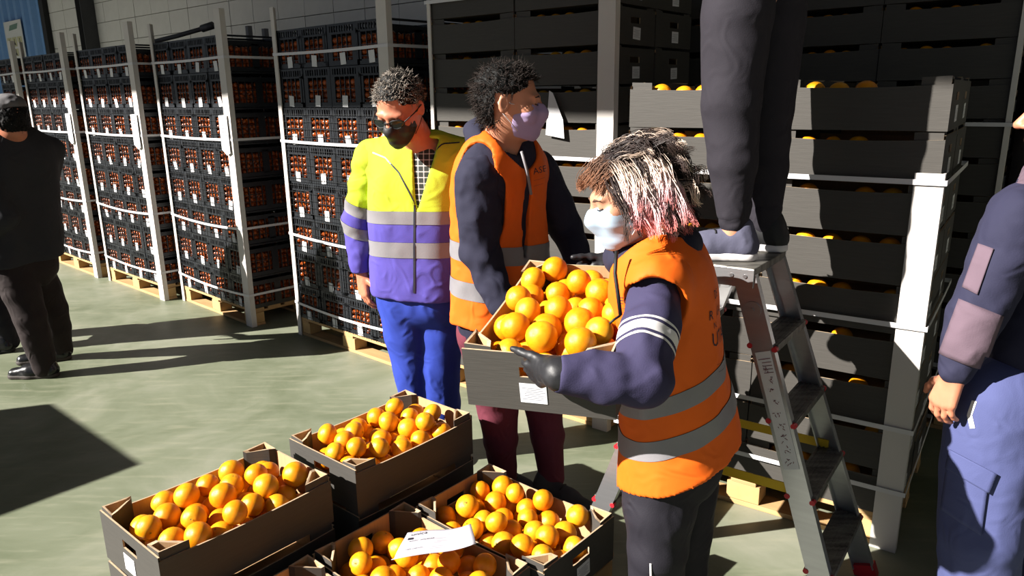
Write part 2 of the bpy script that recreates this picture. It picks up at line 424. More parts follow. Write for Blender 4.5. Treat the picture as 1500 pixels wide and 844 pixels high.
# black pole lying on the third stack
ML = LR((-2.701, 5.897), (-1.868, 5.119))
b_ = MB(); b_.tube([at(222, 62, 6.1), at(262, 52, 6.05), at(300, 41, 5.95)], 0.017, 8); b_.tube([at(296, 42, 5.95), at(312, 37, 5.92)], 0.028, 8)
tag(b_.build('black_pole', m_steel, smooth=True), 'black metal pole leaning across the top of the crates', 'pole')
for px, h_ in ((364, 38), (388, 42)):
    q = at(px, h_, 6.6)
    b_ = MB(); b_.box((0, 0, q.z / 2), (0.04, 0.04, q.z), RZ); o_ = b_.build('grey_upright', mat('grey_board', srgb(150, 148, 148), .8)); o_.location = (q.x, q.y, 0)
    tag(o_, '%s of two grey uprights showing above the second crate stack' % ('left' if px < 370 else 'right'), 'upright', 'grey uprights')
# ------------------------------------------------------------------ cardboard boxes
BL, BWd, BH = 0.54, 0.365, 0.168      # long side, short side, stacking height
def box_mesh():
    """open fruit tray: materials 0 black card, 1 kraft, 2 edge"""
    b_ = MB(); t = 0.005
    def wall(p, q, inn, z0, ztop, n):
        # p->q outer line, inn inward normal, ztop(s) rim height
        p = Vector(p); q = Vector(q); inn = Vector(inn) * t
        vs = []
        for i in range(n + 1):
            s_ = i / n; c = p.lerp(q, s_)
            zt = ztop(s_)
            vs += [c + Vector((0, 0, z0)), c + Vector((0, 0, zt)), c + inn + Vector((0, 0, zt)), c + inn + Vector((0, 0, z0))]
        for i in range(n):
            a_, c_ = i * 4, i * 4 + 4
            b_.add([vs[a_], vs[c_], vs[c_ + 1], vs[a_ + 1]], [(0, 1, 2, 3)], 0)
            b_.add([vs[a_ + 1], vs[c_ + 1], vs[c_ + 2], vs[a_ + 2]], [(0, 1, 2, 3)], 2)
            b_.add([vs[a_ + 3], vs[a_ + 2], vs[c_ + 2], vs[c_ + 3]], [(0, 1, 2, 3)], 1)
    hx, hy = BL / 2, BWd / 2
    sag = lambda s_: 0.142 - 0.007 * math.sin(PI * s_)
    wall((-hx, -hy, 0), (hx, -hy, 0), (0, 1, 0), 0, sag, 8)
    wall((hx, hy, 0), (-hx, hy, 0), (0, -1, 0), 0, sag, 8)
    # short ends with a hand hole
    for sx in (1, -1):
        x = sx * hx
        def quad(y0, y1, z0, z1, xo, mi, flip):
            vs = [(xo, y0, z0), (xo, y1, z0), (xo, y1, z1), (xo, y0, z1)]
            b_.add(vs, [(0, 1, 2, 3) if flip else (3, 2, 1, 0)], mi)
        hz0, hz1, hw = 0.092, 0.118, 0.043
        top = 0.155
        for xo, mi, fl in ((x, 0, sx > 0), (x - sx * t, 1, sx < 0)):
            quad(-hy, -hw, 0, top, xo, mi, fl); quad(hw, hy, 0, top, xo, mi, fl)
            quad(-hw, hw, 0, hz0, xo, mi, fl); quad(-hw, hw, hz1, top, xo, mi, fl)
        xa, xb = x, x - sx * t
        b_.add([(xa, -hy, top), (xa, hy, top), (xb, hy, top), (xb, -hy, top)], [(0, 1, 2, 3)], 2)
        for (y0, z0, y1, z1) in ((-hw, hz0, hw, hz0), (hw, hz0, hw, hz1), (hw, hz1, -hw, hz1), (-hw, hz1, -hw, hz0)):
            b_.add([(xa, y0, z0), (xa, y1, z1), (xb, y1, z1), (xb, y0, z0)], [(0, 1, 2, 3)], 2)
    b_.add([(-hx, -hy, 0), (hx, -hy, 0), (hx, hy, 0), (-hx, hy, 0)], [(3, 2, 1, 0)], 0)
    b_.add([(-hx, -hy, 0.004), (hx, -hy, 0.004), (hx, hy, 0.004), (-hx, hy, 0.004)], [(0, 1, 2, 3)], 1)
    return b_.mesh('tray', [m_card, m_kraft, m_edge])
def corner_mesh():
    """folded triangular corner post at -x,-y"""
    b_ = MB(); hx, hy = BL / 2, BWd / 2; e_ = 0.0058; z = BH - 0.001
    o_ = [(-hx + e_, -hy + e_), (-hx + 0.088, -hy + e_), (-hx + 0.082, -hy + 0.014), (-hx + 0.028, -hy + 0.066), (-hx + e_, -hy + 0.072)]
    cx, cy = -hx + 0.03, -hy + 0.026
    i_ = [(cx + (x - cx) * 0.74, cy + (y - cy) * 0.74) for x, y in o_]
    n = 5; zs = [z, z - 0.003, z - 0.008, z + 0.000, z - 0.004]
    vs = [(x, y, 0.005) for x, y in o_] + [(x, y, zz) for (x, y), zz in zip(o_, zs)] + [(x, y, zz - 0.001) for (x, y), zz in zip(i_, zs)] + [(x, y, 0.06) for x, y in i_]
    for i in range(n):
        j = (i + 1) % n
        b_.add([vs[i], vs[j], vs[n + j], vs[n + i]], [(0, 1, 2, 3)], 0)
        b_.add([vs[n + i], vs[n + j], vs[2 * n + j], vs[2 * n + i]], [(0, 1, 2, 3)], 2)
        b_.add([vs[2 * n + i], vs[2 * n + j], vs[3 * n + j], vs[3 * n + i]], [(0, 1, 2, 3)], 1)
    return b_.mesh('corner_post', [m_card, m_kraft, m_edge])
bx_me, co_me = box_mesh(), corner_mesh()
b_ = MB(); b_.box((0, 0, 0), (0.001, 0.066, 0.052))
for i in range(7):
    for s_ in (-1, 1): b_.box((s_ * 0.0007, (-0.004 if i % 3 else 0.002), 0.014 - i * 0.005), (0.0004, 0.052 - 0.012 * (i % 2), 0.0014), mi=1)
lab_me = b_.mesh('box_label', [m_paper, mat('grey_print', srgb(150, 150, 160), .8)])
b_ = MB(); b_.box((0, 0, 0), (BL - 0.012, BWd - 0.012, 0.004)); liner_me = b_.mesh('liner_sheet', m_kraft)
CORN = [Matrix.Identity(4), Matrix.Diagonal((-1, 1, 1, 1)), Matrix.Diagonal((1, -1, 1, 1)), Matrix.Diagonal((-1, -1, 1, 1))]
def card_box(M, label, group, liner=False, labels=(1,), corners=(0, 1, 2, 3)):
    root = tag(empty('cardboard_box', M=M), label, 'box', group)
    link('tray', bx_me, root)
    for k_ in corners:
        o_ = link('corner_post', co_me, root); o_.matrix_local = CORN[k_]
    for sx in labels:
        o_ = link('box_label', lab_me, root); o_.location = (sx * (BL / 2 + 0.0012), 0.012, 0.05); o_.rotation_euler = (random.uniform(-.06, .06), 0, 0)
        o_['label'] = 'white printed paper label'
    if liner:
        o_ = link('liner_sheet', liner_me, root); o_.location = (0, 0, 0.072)
    return root

# ------------------------------------------------------------------ oranges
m_orange = mat('orange_peel', srgb(255, 164, 14), 0.34, col2=srgb(255, 182, 34), vscale=3, bump=0.22, bscale=230, spec=0.5, sub=0.08, bdist=0.002)
m_orange2 = mat('deep_orange_peel', srgb(252, 148, 10), 0.34, col2=srgb(255, 168, 22), vscale=3, bump=0.22, bscale=230, spec=0.5, sub=0.08, bdist=0.002)
m_stem = mat('green_stem_scar', srgb(140, 134, 50), 0.8)
def orange_mesh(name, sq, m, seed):
    bm = bmesh.new(); bmesh.ops.create_uvsphere(bm, u_segments=20, v_segments=14, radius=1.0)
    rr = random.Random(seed); ph = [rr.uniform(0, 6) for _ in range(4)]
    for v in bm.verts:
        x, y, z = v.co
        k_ = 1 + 0.018 * math.sin(2.3 * x + ph[0]) * math.sin(2.1 * y + ph[1]) + 0.012 * math.sin(3 * z + ph[2])
        rxy = math.hypot(x, y)
        dz = -0.07 * math.exp(-(rxy / 0.16) ** 2) if z > 0 else 0.035 * math.exp(-(rxy / 0.14) ** 2)
        v.co = Vector((x * k_, y * k_, z * k_ * sq + dz))
    me = bpy.data.meshes.new(name); bm.to_mesh(me); bm.free(); me.materials.append(m)
    me.polygons.foreach_set('use_smooth', [True] * len(me.polygons)); return me
OM = [orange_mesh('orange', 0.94, m_orange, 1), orange_mesh('orange', 0.98, m_orange2, 2), orange_mesh('orange', 0.91, m_orange, 3), orange_mesh('orange', 1.02, m_orange2, 4)]
b_ = MB()
b_.add([(0, 0, .905)] + [(.055 * math.cos(i * PI / 4) * (1 if i % 2 else 1.9), .055 * math.sin(i * PI / 4) * (1 if i % 2 else 1.9), .925) for i in range(8)] + [(0.02 * math.cos(i * PI / 2), .02 * math.sin(i * PI / 2), .95) for i in range(4)],
       [(0, i + 1, (i + 1) % 8 + 1) for i in range(8)] + [(9, 10, 11, 12)])
stem_me = b_.mesh('stem_scar', m_stem)
def orange(P_, r, label, group, seed, parentM=None):
    rr = random.Random(seed)
    me = OM[rr.randrange(4)]
    o_ = link('orange', me)
    R_ = Quaternion((rr.gauss(0, 1), rr.gauss(0, 1), rr.gauss(0, 1), rr.gauss(0, 1))).normalized().to_matrix().to_4x4()
    o_.matrix_world = Matrix.Translation(P_) @ R_ @ Matrix.Scale(r, 4)
    tag(o_, label, 'orange', group)
    s_ = link('stem_scar', stem_me, o_)
    return o_
def heap(seed, n, hx, hy, floor_z, ztop, r0=0.037, dome=0.018):
    rr = random.Random(seed); out = []
    for k_ in range(n):
        best = None; r = r0 * rr.uniform(0.93, 1.07)
        for t_ in range(70):
            x = rr.uniform(-hx + r, hx - r); y = rr.uniform(-hy + r, hy - r)
            z = floor_z + r
            for (a_, c_, e_, q_) in out:
                dd = (a_ - x) ** 2 + (c_ - y) ** 2; s_ = (r + q_) * 0.97
                if dd < s_ * s_: z = max(z, e_ + math.sqrt(s_ * s_ - dd))
            pen = z + dome * ((x / hx) ** 2 + (y / hy) ** 2) * (1 if z > 0.09 else 0)
            # stay clear of the corner posts
            if abs(x) > hx - 0.10 and abs(y) > hy - 0.075: continue
            if best is None or pen < best[0]: best = (pen, x, y, z, r)
        if best and best[3] + best[4] < ztop: out.append((best[1], best[2], best[3], best[4]))
    return out
def fill(M, seed, n, where, group, ztop=0.195, floor_z=0.006):
    """heap; those in sight become oranges of their own, named by row and place, the buried ones one joined layer"""
    H_ = [(M @ Vector((x, y, z)), r) for (x, y, z, r) in heap(seed, n, BL / 2 - 0.008, BWd / 2 - 0.008, floor_z, ztop)]
    eye = cam.matrix_world.translation; top, low = [], []
    for i, (P_, r) in enumerate(H_):
        d = (eye - P_).normalized(); u = d.orthogonal().normalized(); v = d.cross(u); seen = False
        for k_ in range(17):
            q = P_ + d * r * .5 + (Vector((0, 0, 0)) if k_ == 0 else (u * math.cos(k_ * PI / 4) + v * math.sin(k_ * PI / 4)) * r * (.5 if k_ < 9 else .85))
            ok = True
            for j, (Q_, s_) in enumerate(H_):
                if j == i: continue
                w_ = Q_ - q; t_ = w_.dot(d)
                if t_ > 0 and (w_ - d * t_).length < s_: ok = False; break
            if ok: seen = True; break
        (top if seen else low).append((P_, r))
    inv = cam.matrix_world.inverted()
    def px(P_):
        c = inv @ P_; return c.x / -c.z, c.y / -c.z
    top.sort(key=lambda e_: -px(e_[0])[1])
    nr = max(1, round(len(top) ** .5 * .85)); per = math.ceil(len(top) / nr)
    for r_ in range(nr):
        row = sorted(top[r_ * per:(r_ + 1) * per], key=lambda e_: px(e_[0])[0])
        for c_, (P_, r) in enumerate(row):
            orange(P_, r, 'orange in %s, %s row from the back, %s from left' % (where, ORD[r_ + 1], ORD[c_ + 1]), group, seed * 1000 + r_ * 40 + c_)
    if low:
        b_ = MB(); src = OM[0]; vs0 = [v.co.copy() for v in src.vertices]; fs0 = [tuple(q.vertices) for q in src.polygons]
        for P_, r in low: b_.add([P_ + v * r for v in vs0], fs0)
        tag(b_.build('orange_underlayer', m_orange2, smooth=True), 'buried lower oranges filling ' + where, 'oranges', kind='stuff')

# ------------------------------------------------------------------ stacks of cardboard boxes
def box_stack(M, rows, desc, skip=lambda r, c, d: False, fruit_rows=(), posts=((0, 0), (1, 0)), post_z=(0, 2.2), straps_z=(), depth=2, W=1.085, labels_right=True, seed=1, post_w=0.085):
    D = depth * 0.37
    pallet(M, W, D + 0.03, 'raw wooden pallet carrying the black box stack ' + desc)
    rr = random.Random(seed); cnt_ = {}
    for r in range(rows):
        for c in range(2):
            for d in range(depth):
                if skip(r, c, d): continue
                Mb = M @ Matrix.Translation((0.271 + c * 0.543 + rr.uniform(-.003, .003), 0.184 + d * 0.37 + rr.uniform(-.004, .004), DECK + r * BH)) @ Matrix.Rotation(rr.uniform(-.008, .008), 4, 'Z')
                lab = 'black cardboard box, %s row from top, %s %s, stack %s' % (ORD[rows - r], 'left' if c == 0 else 'right', 'front' if d == 0 else 'rear', desc)
                card_box(Mb, lab, 'boxes in the stack ' + desc, liner=(d == 0 or r == rows - 1), labels=(1,) if (labels_right and c == 1) else ((-1,) if c == 0 and d == 0 else ()), corners=(0, 1, 2, 3) if r >= rows - 2 else (0, 1))
                if d == 0 and (r in fruit_rows):
                    x = -0.16 + rr.uniform(-.02, .03)
                    while x < 0.17:
                        rad = 0.036 * rr.uniform(.95, 1.06)
                        if rr.random() < 0.85:
                            cnt_[r] = cnt_.get(r, 0) + 1
                            orange(Mb @ Vector((x, -BWd / 2 + 0.046 + rr.uniform(0, .012), 0.074 + rad + (0.012 if r == rows - 1 else rr.uniform(0.0, 0.004)))), rad,
                                   'orange peeping out, %s row from top, %s from left, stack %s' % (ORD[rows - r], ORD[min(14, cnt_[r])], desc), 'oranges in the stack ' + desc, seed * 777 + r * 50 + c * 20 + int(100 * x + 40))
                        x += 0.074 + rr.uniform(0, .02)
    for (px_, py_) in posts:
        edge_board(M, px_ * W + (0.006 if px_ else -0.006), -0.006, -1 if px_ else 1, 1, post_z[0], post_z[1], 'white edge board, %s front corner of box stack %s' % ('right' if px_ else 'left', desc), post_w if px_ else 0.022)
    for i, z in enumerate(straps_z): strap(M, W, D, z, 'white strap, %s from top, round box stack %s' % (ORD[i + 1], desc), out=0.02)
# right stack behind the ladder
yR = math.radians(-35.0)
MR = frame((1.350, 2.335), yR, 1.085)
box_stack(MR, 9, 'behind the ladder', fruit_rows=range(9), skip=lambda r, c, d: d == 1 and c == 0 and r < 8, posts=((1, 0),), post_z=(0, 1.345), straps_z=(1.317, 0.84, 0.47, 0.235), seed=11)
# middle stack between the men and the woman
MM = frame((0.452, 3.345), math.radians(-38.5), 1.085)
box_stack(MM, 12, 'behind the man in orange', fruit_rows=range(6, 11), skip=lambda r, c, d: d == 1 and c == 0, post_z=(0, 2.3), straps_z=(2.06, at(860, 235, 3.36).z, 0.8), seed=23)
# tall dark stack behind the right one
qB = at(1476, 180, 3.25)
MBk = frame((qB.x, qB.y), math.radians(-39), 1.085)
box_stack(MBk, 14, 'at the back right', fruit_rows=(9, 10, 11, 12), skip=lambda r, c, d: d == 1 and r < 8, depth=2, posts=((1, 0),), post_z=(0, 2.5), straps_z=(1.45,), seed=31, post_w=0.02)
MB2 = MBk @ Matrix.Translation((-1.12, 0, 0))
box_stack(MB2, 14, 'in shade behind the woman', fruit_rows=(10, 11), skip=lambda r, c, d: d == 1 and r < 8, depth=2, posts=(), straps_z=(), seed=37)
q = at(700, 20, 3.9); qa = MM @ Vector((1.085 / 2, 0, 0))

# load outside the frame whose shadow falls on the floor at the left
MO = Matrix.Translation(Vector((-1.685 - 0.95 * 2.5, 3.063 - 0.312 * 2.5, 0)) - E1 * 1.1 - E2 * 0.9) @ RZ
pr_ = pallet(MO, 1.1, 0.9, 'raw wooden pallet of the wrapped load beyond the left edge')
o_ = tag(empty('wrapped_load', M=MO), 'black wrapped pallet load standing beyond the left edge', 'pallet load')
b_ = MB(); b_.box((0.55, 0.45, (DECK + 1.5) / 2), (1.1, 0.9, 1.5 - DECK)); b_.build('wrapped_body', m_card, o_, bevel=0.01)
b_ = MB(); b_.box((0.55, 0.45, 1.5), (1.08, 0.88, 0.01)); b_.build('top_sheet', m_kraft, o_)

# ------------------------------------------------------------------ boxes of oranges on the near pallet
PM = Matrix.Translation(ab(-2.185, 0.655)) @ RZ
pallet(PM, 1.03, 1.2, 'raw wooden pallet under the open boxes of oranges in front')
def onp(a, b_, z, long_e2):
    return Matrix.Translation(ab(a, b_, z)) @ Matrix.Rotation(TH + (PI / 2 if long_e2 else 0), 4, 'Z')
Z1, Z2 = DECK, DECK + BH
card_box(onp(-1.979, 0.948, Z1, True), 'closed-in black box directly under the leftmost open box of oranges', 'boxes on the near pallet', labels=(-1,))
MA = onp(-1.979, 0.948, Z2, True); card_box(MA, 'black box full of oranges, leftmost of the open boxes in front', 'boxes on the near pallet', labels=(-1,))
card_box(onp(-1.952, 1.563, Z1, True), 'black box hidden under the farthest open box on the near pallet', 'boxes on the near pallet', labels=())
MBx = onp(-1.952, 1.563, Z2, True); card_box(MBx, 'black box full of oranges, farthest back on the near pallet', 'boxes on the near pallet', labels=(-1,))
MC = onp(-1.406, 1.638, Z1, False); card_box(MC, 'black box full of oranges, lower right, nearest the woman', 'boxes on the near pallet', labels=(1,))
MD = onp(-1.45, 1.263, Z1, False); card_box(MD, 'black box of oranges with a delivery note lying on top', 'boxes on the near pallet', labels=(1,))
ME = onp(-1.45, 0.886, Z1, False); card_box(ME, 'black box at the bottom edge, only its rear corner in view', 'boxes on the near pallet', labels=(1,))
fill(MA, 5, 78, 'the leftmost front box', 'oranges in the leftmost box')
fill(MBx, 6, 78, 'the farthest pallet box', 'oranges in the farthest box')
fill(MC, 8, 76, 'the lower right box', 'oranges in the lower right box', ztop=0.18)
fill(MD, 9, 70, 'the box with the note', 'oranges under the delivery note', ztop=0.17)
fill(ME, 10, 16, 'the bottom edge box', 'oranges in the bottom edge box', ztop=0.15)
# held box
HM = Matrix(((0.9453, 0.3175, -0.0751, 0.1481), (-0.3256, 0.9326, -0.1557, 1.8788), (0.0206, 0.1717, 0.9849, 0.9194), (0, 0, 0, 1)))
HB = HM @ Matrix.Rotation(PI / 2, 4, 'Z')     # long side along the box's own away axis
card_box(HB, 'black box full of oranges carried by the woman in the orange vest', 'boxes being carried', labels=(-1,))
fill(HB, 15, 84, 'the carried box', 'oranges in the carried box', ztop=0.2)
# ------------------------------------------------------------------ step ladder
m_alu = mat('brushed_aluminium', srgb(200, 200, 202), 0.34, metal=0.85, var=0.05, vscale=6, bump=0.05, bscale=20, stretch=(1, 1, 12))
m_tread = mat('worn_ribbed_tread', srgb(150, 146, 138), 0.5, metal=0.6, col2=srgb(70, 68, 64), vscale=9, stretch=(1, 6, 1))
m_redp = mat('red_plastic', srgb(200, 34, 46), 0.5)
m_yel = mat('yellow_webbing', srgb(238, 196, 40), 0.6)
m_bolt = mat('bolt_steel', srgb(190, 190, 192), 0.3, metal=0.9)
LX, LY, LZ, LYAW, LWT, LWB, LSP, LDP = 0.7182, 2.2736, 1.0908, 0.9466, 0.150, 0.2145, 0.3745, 0.06
tdir = Vector((math.cos(LYAW), math.sin(LYAW), 0)); ndir = Vector((math.sin(LYAW), -math.cos(LYAW), 0))
def lp(f, side, front, extra=0.0):
    w_ = LWT + (LWB - LWT) * (1 - f)
    return Vector((LX, LY, 0)) + tdir * (side * (w_ + extra)) + ndir * (front * (LDP + LSP * (1 - f))) + Vector((0, 0, LZ * f))
lad = tag(empty('step_ladder', (LX, LY, 0)), 'aluminium step ladder with red feet that someone stands on', 'ladder')
def lpart(b_, n, m, parent=lad, **k_):
    o_ = b_.build(n, m, None, **k_); o_.parent = parent
    o_.matrix_parent_inverse = Matrix.Translation((-LX, -LY, 0)) if parent is lad else Matrix.Identity(4)
    return o_
for side in (-1, 1):
    for fr in (1, -1):
        a_, c_ = lp(0.03, side, fr), lp(0.985, side, fr)
        b_ = MB(); d_ = (c_ - a_).normalized(); xx = tdir; yy = d_.cross(xx).normalized()
        t_, w_ = 0.003, 0.062
        for off, ww, hh in ((Vector((0, 0, 0)), 0.004, w_), (yy * (w_ / 2) - xx * side * 0.011, 0.026, 0.004), (yy * (-w_ / 2) - xx * side * 0.011, 0.026, 0.004)):
            b_.beam(a_ + off, c_ + off, ww, hh, up=yy)
        rail = lpart(b_, 'rail', m_alu)
        b_ = MB(); b_.beam(lp(0.0, side, fr), lp(0.042, side, fr), 0.036, 0.07, up=yy); lpart(b_, 'rubber_foot', m_redp)
        if side == -1 and fr == 1:
            b_ = MB(); b_.beam(lp(0.48, side, fr) - tdir * 0.0035, lp(0.79, side, fr) - tdir * 0.0035, 0.001, 0.046, up=yy); st = lpart(b_, 'warning_sticker', m_paper)
            st['label'] = 'white safety sticker with small pictograms'
            pts = MB()
            rr = random.Random(5)
            for i in range(9):
                f_ = 0.5 + i * 0.031; c0 = lp(f_, side, fr) - tdir * 0.0048
                for k_ in range(7):
                    u_ = yy * rr.uniform(-.009, .009) + d_ * rr.uniform(-.009, .009)
                    v_ = u_ + yy * rr.uniform(-.007, .007) + d_ * rr.uniform(-.007, .007)
                    pts.beam(c0 + u_, c0 + v_, 0.0008, 0.0014, up=yy)
            for i in range(5):
                f_ = 0.735 + i * 0.009; c0 = lp(f_, side, fr) - tdir * 0.0048
                pts.beam(c0 - yy * 0.018, c0 + yy * rr.uniform(.006, .018), 0.0008, 0.0016, up=d_)
            lpart(pts, 'pictograms', mat('red_brown_print', srgb(120, 40, 44), .8))
for k_ in range(1, 5):
    for fr in (1, -1):
        f_ = k_ / 5; a_, c_ = lp(f_, -1, fr, -0.012), lp(f_, 1, fr, -0.012)
        b_ = MB(); b_.beam(a_, c_, 0.084, 0.022)
        td = lpart(b_, 'tread', m_tread, bevel=0.002)
        b_ = MB()
        for i in range(6): b_.beam(a_ + ndir * (-0.034 + i * 0.0136) + Vector((0, 0, 0.0115)), c_ + ndir * (-0.034 + i * 0.0136) + Vector((0, 0, 0.0115)), 0.005, 0.003)
        lpart(b_, 'tread_ribs', m_tread)
        for s_ in (-1, 1):
            for e_ in (-0.036, 0.036):
                b_ = MB(); q = lp(f_, s_, fr) + ndir * e_; b_.tube([q - tdir * s_ * 0.014, q + tdir * s_ * 0.003], 0.0085, 10); lpart(b_, 'red_end_cap', m_redp, smooth=False)
# top platform, hinge plates, bolts
b_ = MB(); c0 = Vector((LX, LY, LZ)); b_.beam(c0 - tdir * (LWT + 0.004), c0 + tdir * (LWT + 0.004), 0.19, 0.024); lpart(b_, 'platform', m_tread, bevel=0.003)
for s_ in (-1, 1):
    q = c0 + tdir * s_ * (LWT + 0.008)
    b_ = MB(); b_.beam(q - ndir * 0.095 + Vector((0, 0, -.018)), q + ndir * 0.095 + Vector((0, 0, -.018)), 0.004, 0.055); pl = lpart(b_, 'hinge_plate', m_alu, bevel=0.001)
    for e_ in (-0.07, -0.03, 0.03, 0.07):
        b_ = MB(); b_.tube([q + ndir * e_ + Vector((0, 0, -.012)), q + ndir * e_ + tdir * s_ * 0.005 + Vector((0, 0, -.012))], 0.006, 8); lpart(b_, 'bolt', m_bolt)
    for fr in (1, -1):
        b_ = MB(); q2 = lp(0.9, s_, fr); b_.tube([q2 - tdir * s_ * 0.004, q2 + tdir * s_ * 0.006], 0.026, 14); b_.tube([q2, q2 + tdir * s_ * 0.010], 0.007, 8)
        lpart(b_, 'hinge_disc', m_alu)
for s_, f_ in ((-1, 0.42), (1, 0.42)):
    b_ = MB(); b_.beam(lp(f_, s_, -1, -0.006), lp(f_, s_, 1, -0.006), 0.004, 0.03); lpart(b_, 'spreader_strap', m_yel)
# ------------------------------------------------------------------ distance-field figures (surface-net meshes)
NP = np.array
_perm = np.random.RandomState(4).permutation(256); _perm = np.concatenate([_perm, _perm]); _val = np.random.RandomState(9).rand(512).astype(np.float32) * 2 - 1
def vnoise(P):
    i = np.floor(P).astype(int); f = (P - i).astype(np.float32); f = f * f * (3 - 2 * f); i &= 255
    def h(dx, dy, dz): return _val[_perm[_perm[_perm[(i[..., 0] + dx) & 255] + ((i[..., 1] + dy) & 255)] + ((i[..., 2] + dz) & 255)]]
    x, y, z = f[..., 0], f[..., 1], f[..., 2]
    a = h(0,0,0) * (1 - x) + h(1,0,0) * x; b_ = h(0,1,0) * (1 - x) + h(1,1,0) * x
    c = h(0,0,1) * (1 - x) + h(1,0,1) * x; d = h(0,1,1) * (1 - x) + h(1,1,1) * x
    return (a * (1 - y) + b_ * y) * (1 - z) + (c * (1 - y) + d * y) * z
class Field:
    def __init__(s, h):
        s.h = h; s.ops = []; s.bb = []
    def _rc(s, X, Y, Z, a, b_, ra, rb):
        ba = b_ - a; L2 = max(1e-12, float(ba @ ba))
        px, py, pz = X - a[0], Y - a[1], Z - a[2]
        t = np.clip((px * ba[0] + py * ba[1] + pz * ba[2]) / L2, 0, 1)
        return np.sqrt((px - t * ba[0]) ** 2 + (py - t * ba[1]) ** 2 + (pz - t * ba[2]) ** 2) - (ra + (rb - ra) * t)
    def cone(s, a, b_, ra, rb=None, k=0.02, op='u'):
        a, b_ = NP(a, dtype=np.float32), NP(b_, dtype=np.float32); rb = ra if rb is None else rb
        r = max(ra, rb); lo = np.minimum(a, b_) - r; hi = np.maximum(a, b_) + r
        s.ops.append((op, lambda X, Y, Z: s._rc(X, Y, Z, a, b_, ra, rb), lo, hi, k))
        if op == 'u': s.bb.append((lo, hi))
        return s
    def chain(s, pts, rs, k=0.02, op='u'):
        for i in range(len(pts) - 1): s.cone(pts[i], pts[i + 1], rs[i], rs[i + 1], k, op)
        return s
    def ell(s, c, r, M=None, k=0.02, op='u'):
        c = NP(c, dtype=np.float32); r = NP(r, dtype=np.float32); R_ = np.eye(3) if M is None else NP(M)   # columns = axes
        m = float(r.max()); lo, hi = c - m, c + m
        def f(X, Y, Z):
            px, py, pz = X - c[0], Y - c[1], Z - c[2]
            u = [(px * R_[0, i] + py * R_[1, i] + pz * R_[2, i]) for i in range(3)]
            k0 = np.sqrt((u[0] / r[0]) ** 2 + (u[1] / r[1]) ** 2 + (u[2] / r[2]) ** 2)
            k1 = np.sqrt((u[0] / r[0] ** 2) ** 2 + (u[1] / r[1] ** 2) ** 2 + (u[2] / r[2] ** 2) ** 2) + 1e-9
            return k0 * (k0 - 1) / k1
        s.ops.append((op, f, lo, hi, k))
        if op == 'u': s.bb.append((lo, hi))
        return s
    def loft(s, pts, side, hw, dp, k=0.03, n=3):
        """torso: capsules across the spine; hw half widths, dp half depths"""
        side = NP(side, dtype=np.float32); side = side / np.linalg.norm(side)
        P_ = [NP(p, dtype=np.float32) for p in pts]
        for i in range(len(P_) - 1):
            for j in range(n + (1 if i == len(P_) - 2 else 0)):
                t = j / n; c = P_[i] * (1 - t) + P_[i + 1] * t; w_ = hw[i] * (1 - t) + hw[i + 1] * t; d = dp[i] * (1 - t) + dp[i + 1] * t
                s.cone(c - side * max(0.001, w_ - d), c + side * max(0.001, w_ - d), d, d, k)
        return s
    def cut(s, co, no, k=0.0):
        """removes the side the normal points to"""
        co = NP(co, dtype=np.float32); no = NP(no, dtype=np.float32); no = no / np.linalg.norm(no)
        s.ops.append(('i', lambda X, Y, Z: (X - co[0]) * no[0] + (Y - co[1]) * no[1] + (Z - co[2]) * no[2], None, None, k)); return s
    def carve(s, planes, k=0.004):
        """removes the convex region inside all planes [(co, outward normal)]"""
        pl = [(NP(c, dtype=np.float32), NP(n, dtype=np.float32) / np.linalg.norm(NP(n))) for c, n in planes]
        def f(X, Y, Z):
            d = None
            for c, n in pl:
                e_ = (X - c[0]) * n[0] + (Y - c[1]) * n[1] + (Z - c[2]) * n[2]
                d = e_ if d is None else np.maximum(d, e_)
            return d
        s.ops.append(('s', f, None, None, k)); return s
    def offset(s, t): s.ops.append(('o', t, None, None, 0)); return s
    def noise(s, amp, freq, seed=0.0, ridged=False):
        s.ops.append(('n', (amp, NP(freq, dtype=np.float32) * np.ones(3, dtype=np.float32), seed, ridged), None, None, 0)); return s
    def mesh(s):
        h = s.h; lo = np.min([b_[0] for b_ in s.bb], axis=0) - 0.03; hi = np.max([b_[1] for b_ in s.bb], axis=0) + 0.03
        n = np.ceil((hi - lo) / h).astype(int) + 1
        ax = [(lo[i] + h * np.arange(n[i])).astype(np.float32) for i in range(3)]
        D = np.full(tuple(n), 10.0, dtype=np.float32)
        for op, f, l, u, k in s.ops:
            if op == 'o': D -= f; continue
            if op == 'n':
                amp, fr, seed, ridged = f
                idx = np.nonzero(np.abs(D) < abs(amp) * 3 + 3 * h)
                P_ = np.stack([ax[i][idx[i]] for i in range(3)], -1) * fr + seed
                v = vnoise(P_)
                if ridged: v = 1 - 2 * np.abs(v)
                D[idx] += (amp * v).astype(np.float32); continue
            if l is None: sl_ = (slice(None),) * 3
            else:
                pad = k + 4 * h + 0.012
                i0 = np.clip(np.floor((l - pad - lo) / h).astype(int), 0, n); i1 = np.clip(np.ceil((u + pad - lo) / h).astype(int) + 1, 0, n)
                sl_ = tuple(slice(i0[i], i1[i]) for i in range(3))
            X = ax[0][sl_[0]][:, None, None]; Y = ax[1][sl_[1]][None, :, None]; Z = ax[2][sl_[2]][None, None, :]
            if X.size == 0 or Y.size == 0 or Z.size == 0: continue
            d = f(X, Y, Z); A = D[sl_]
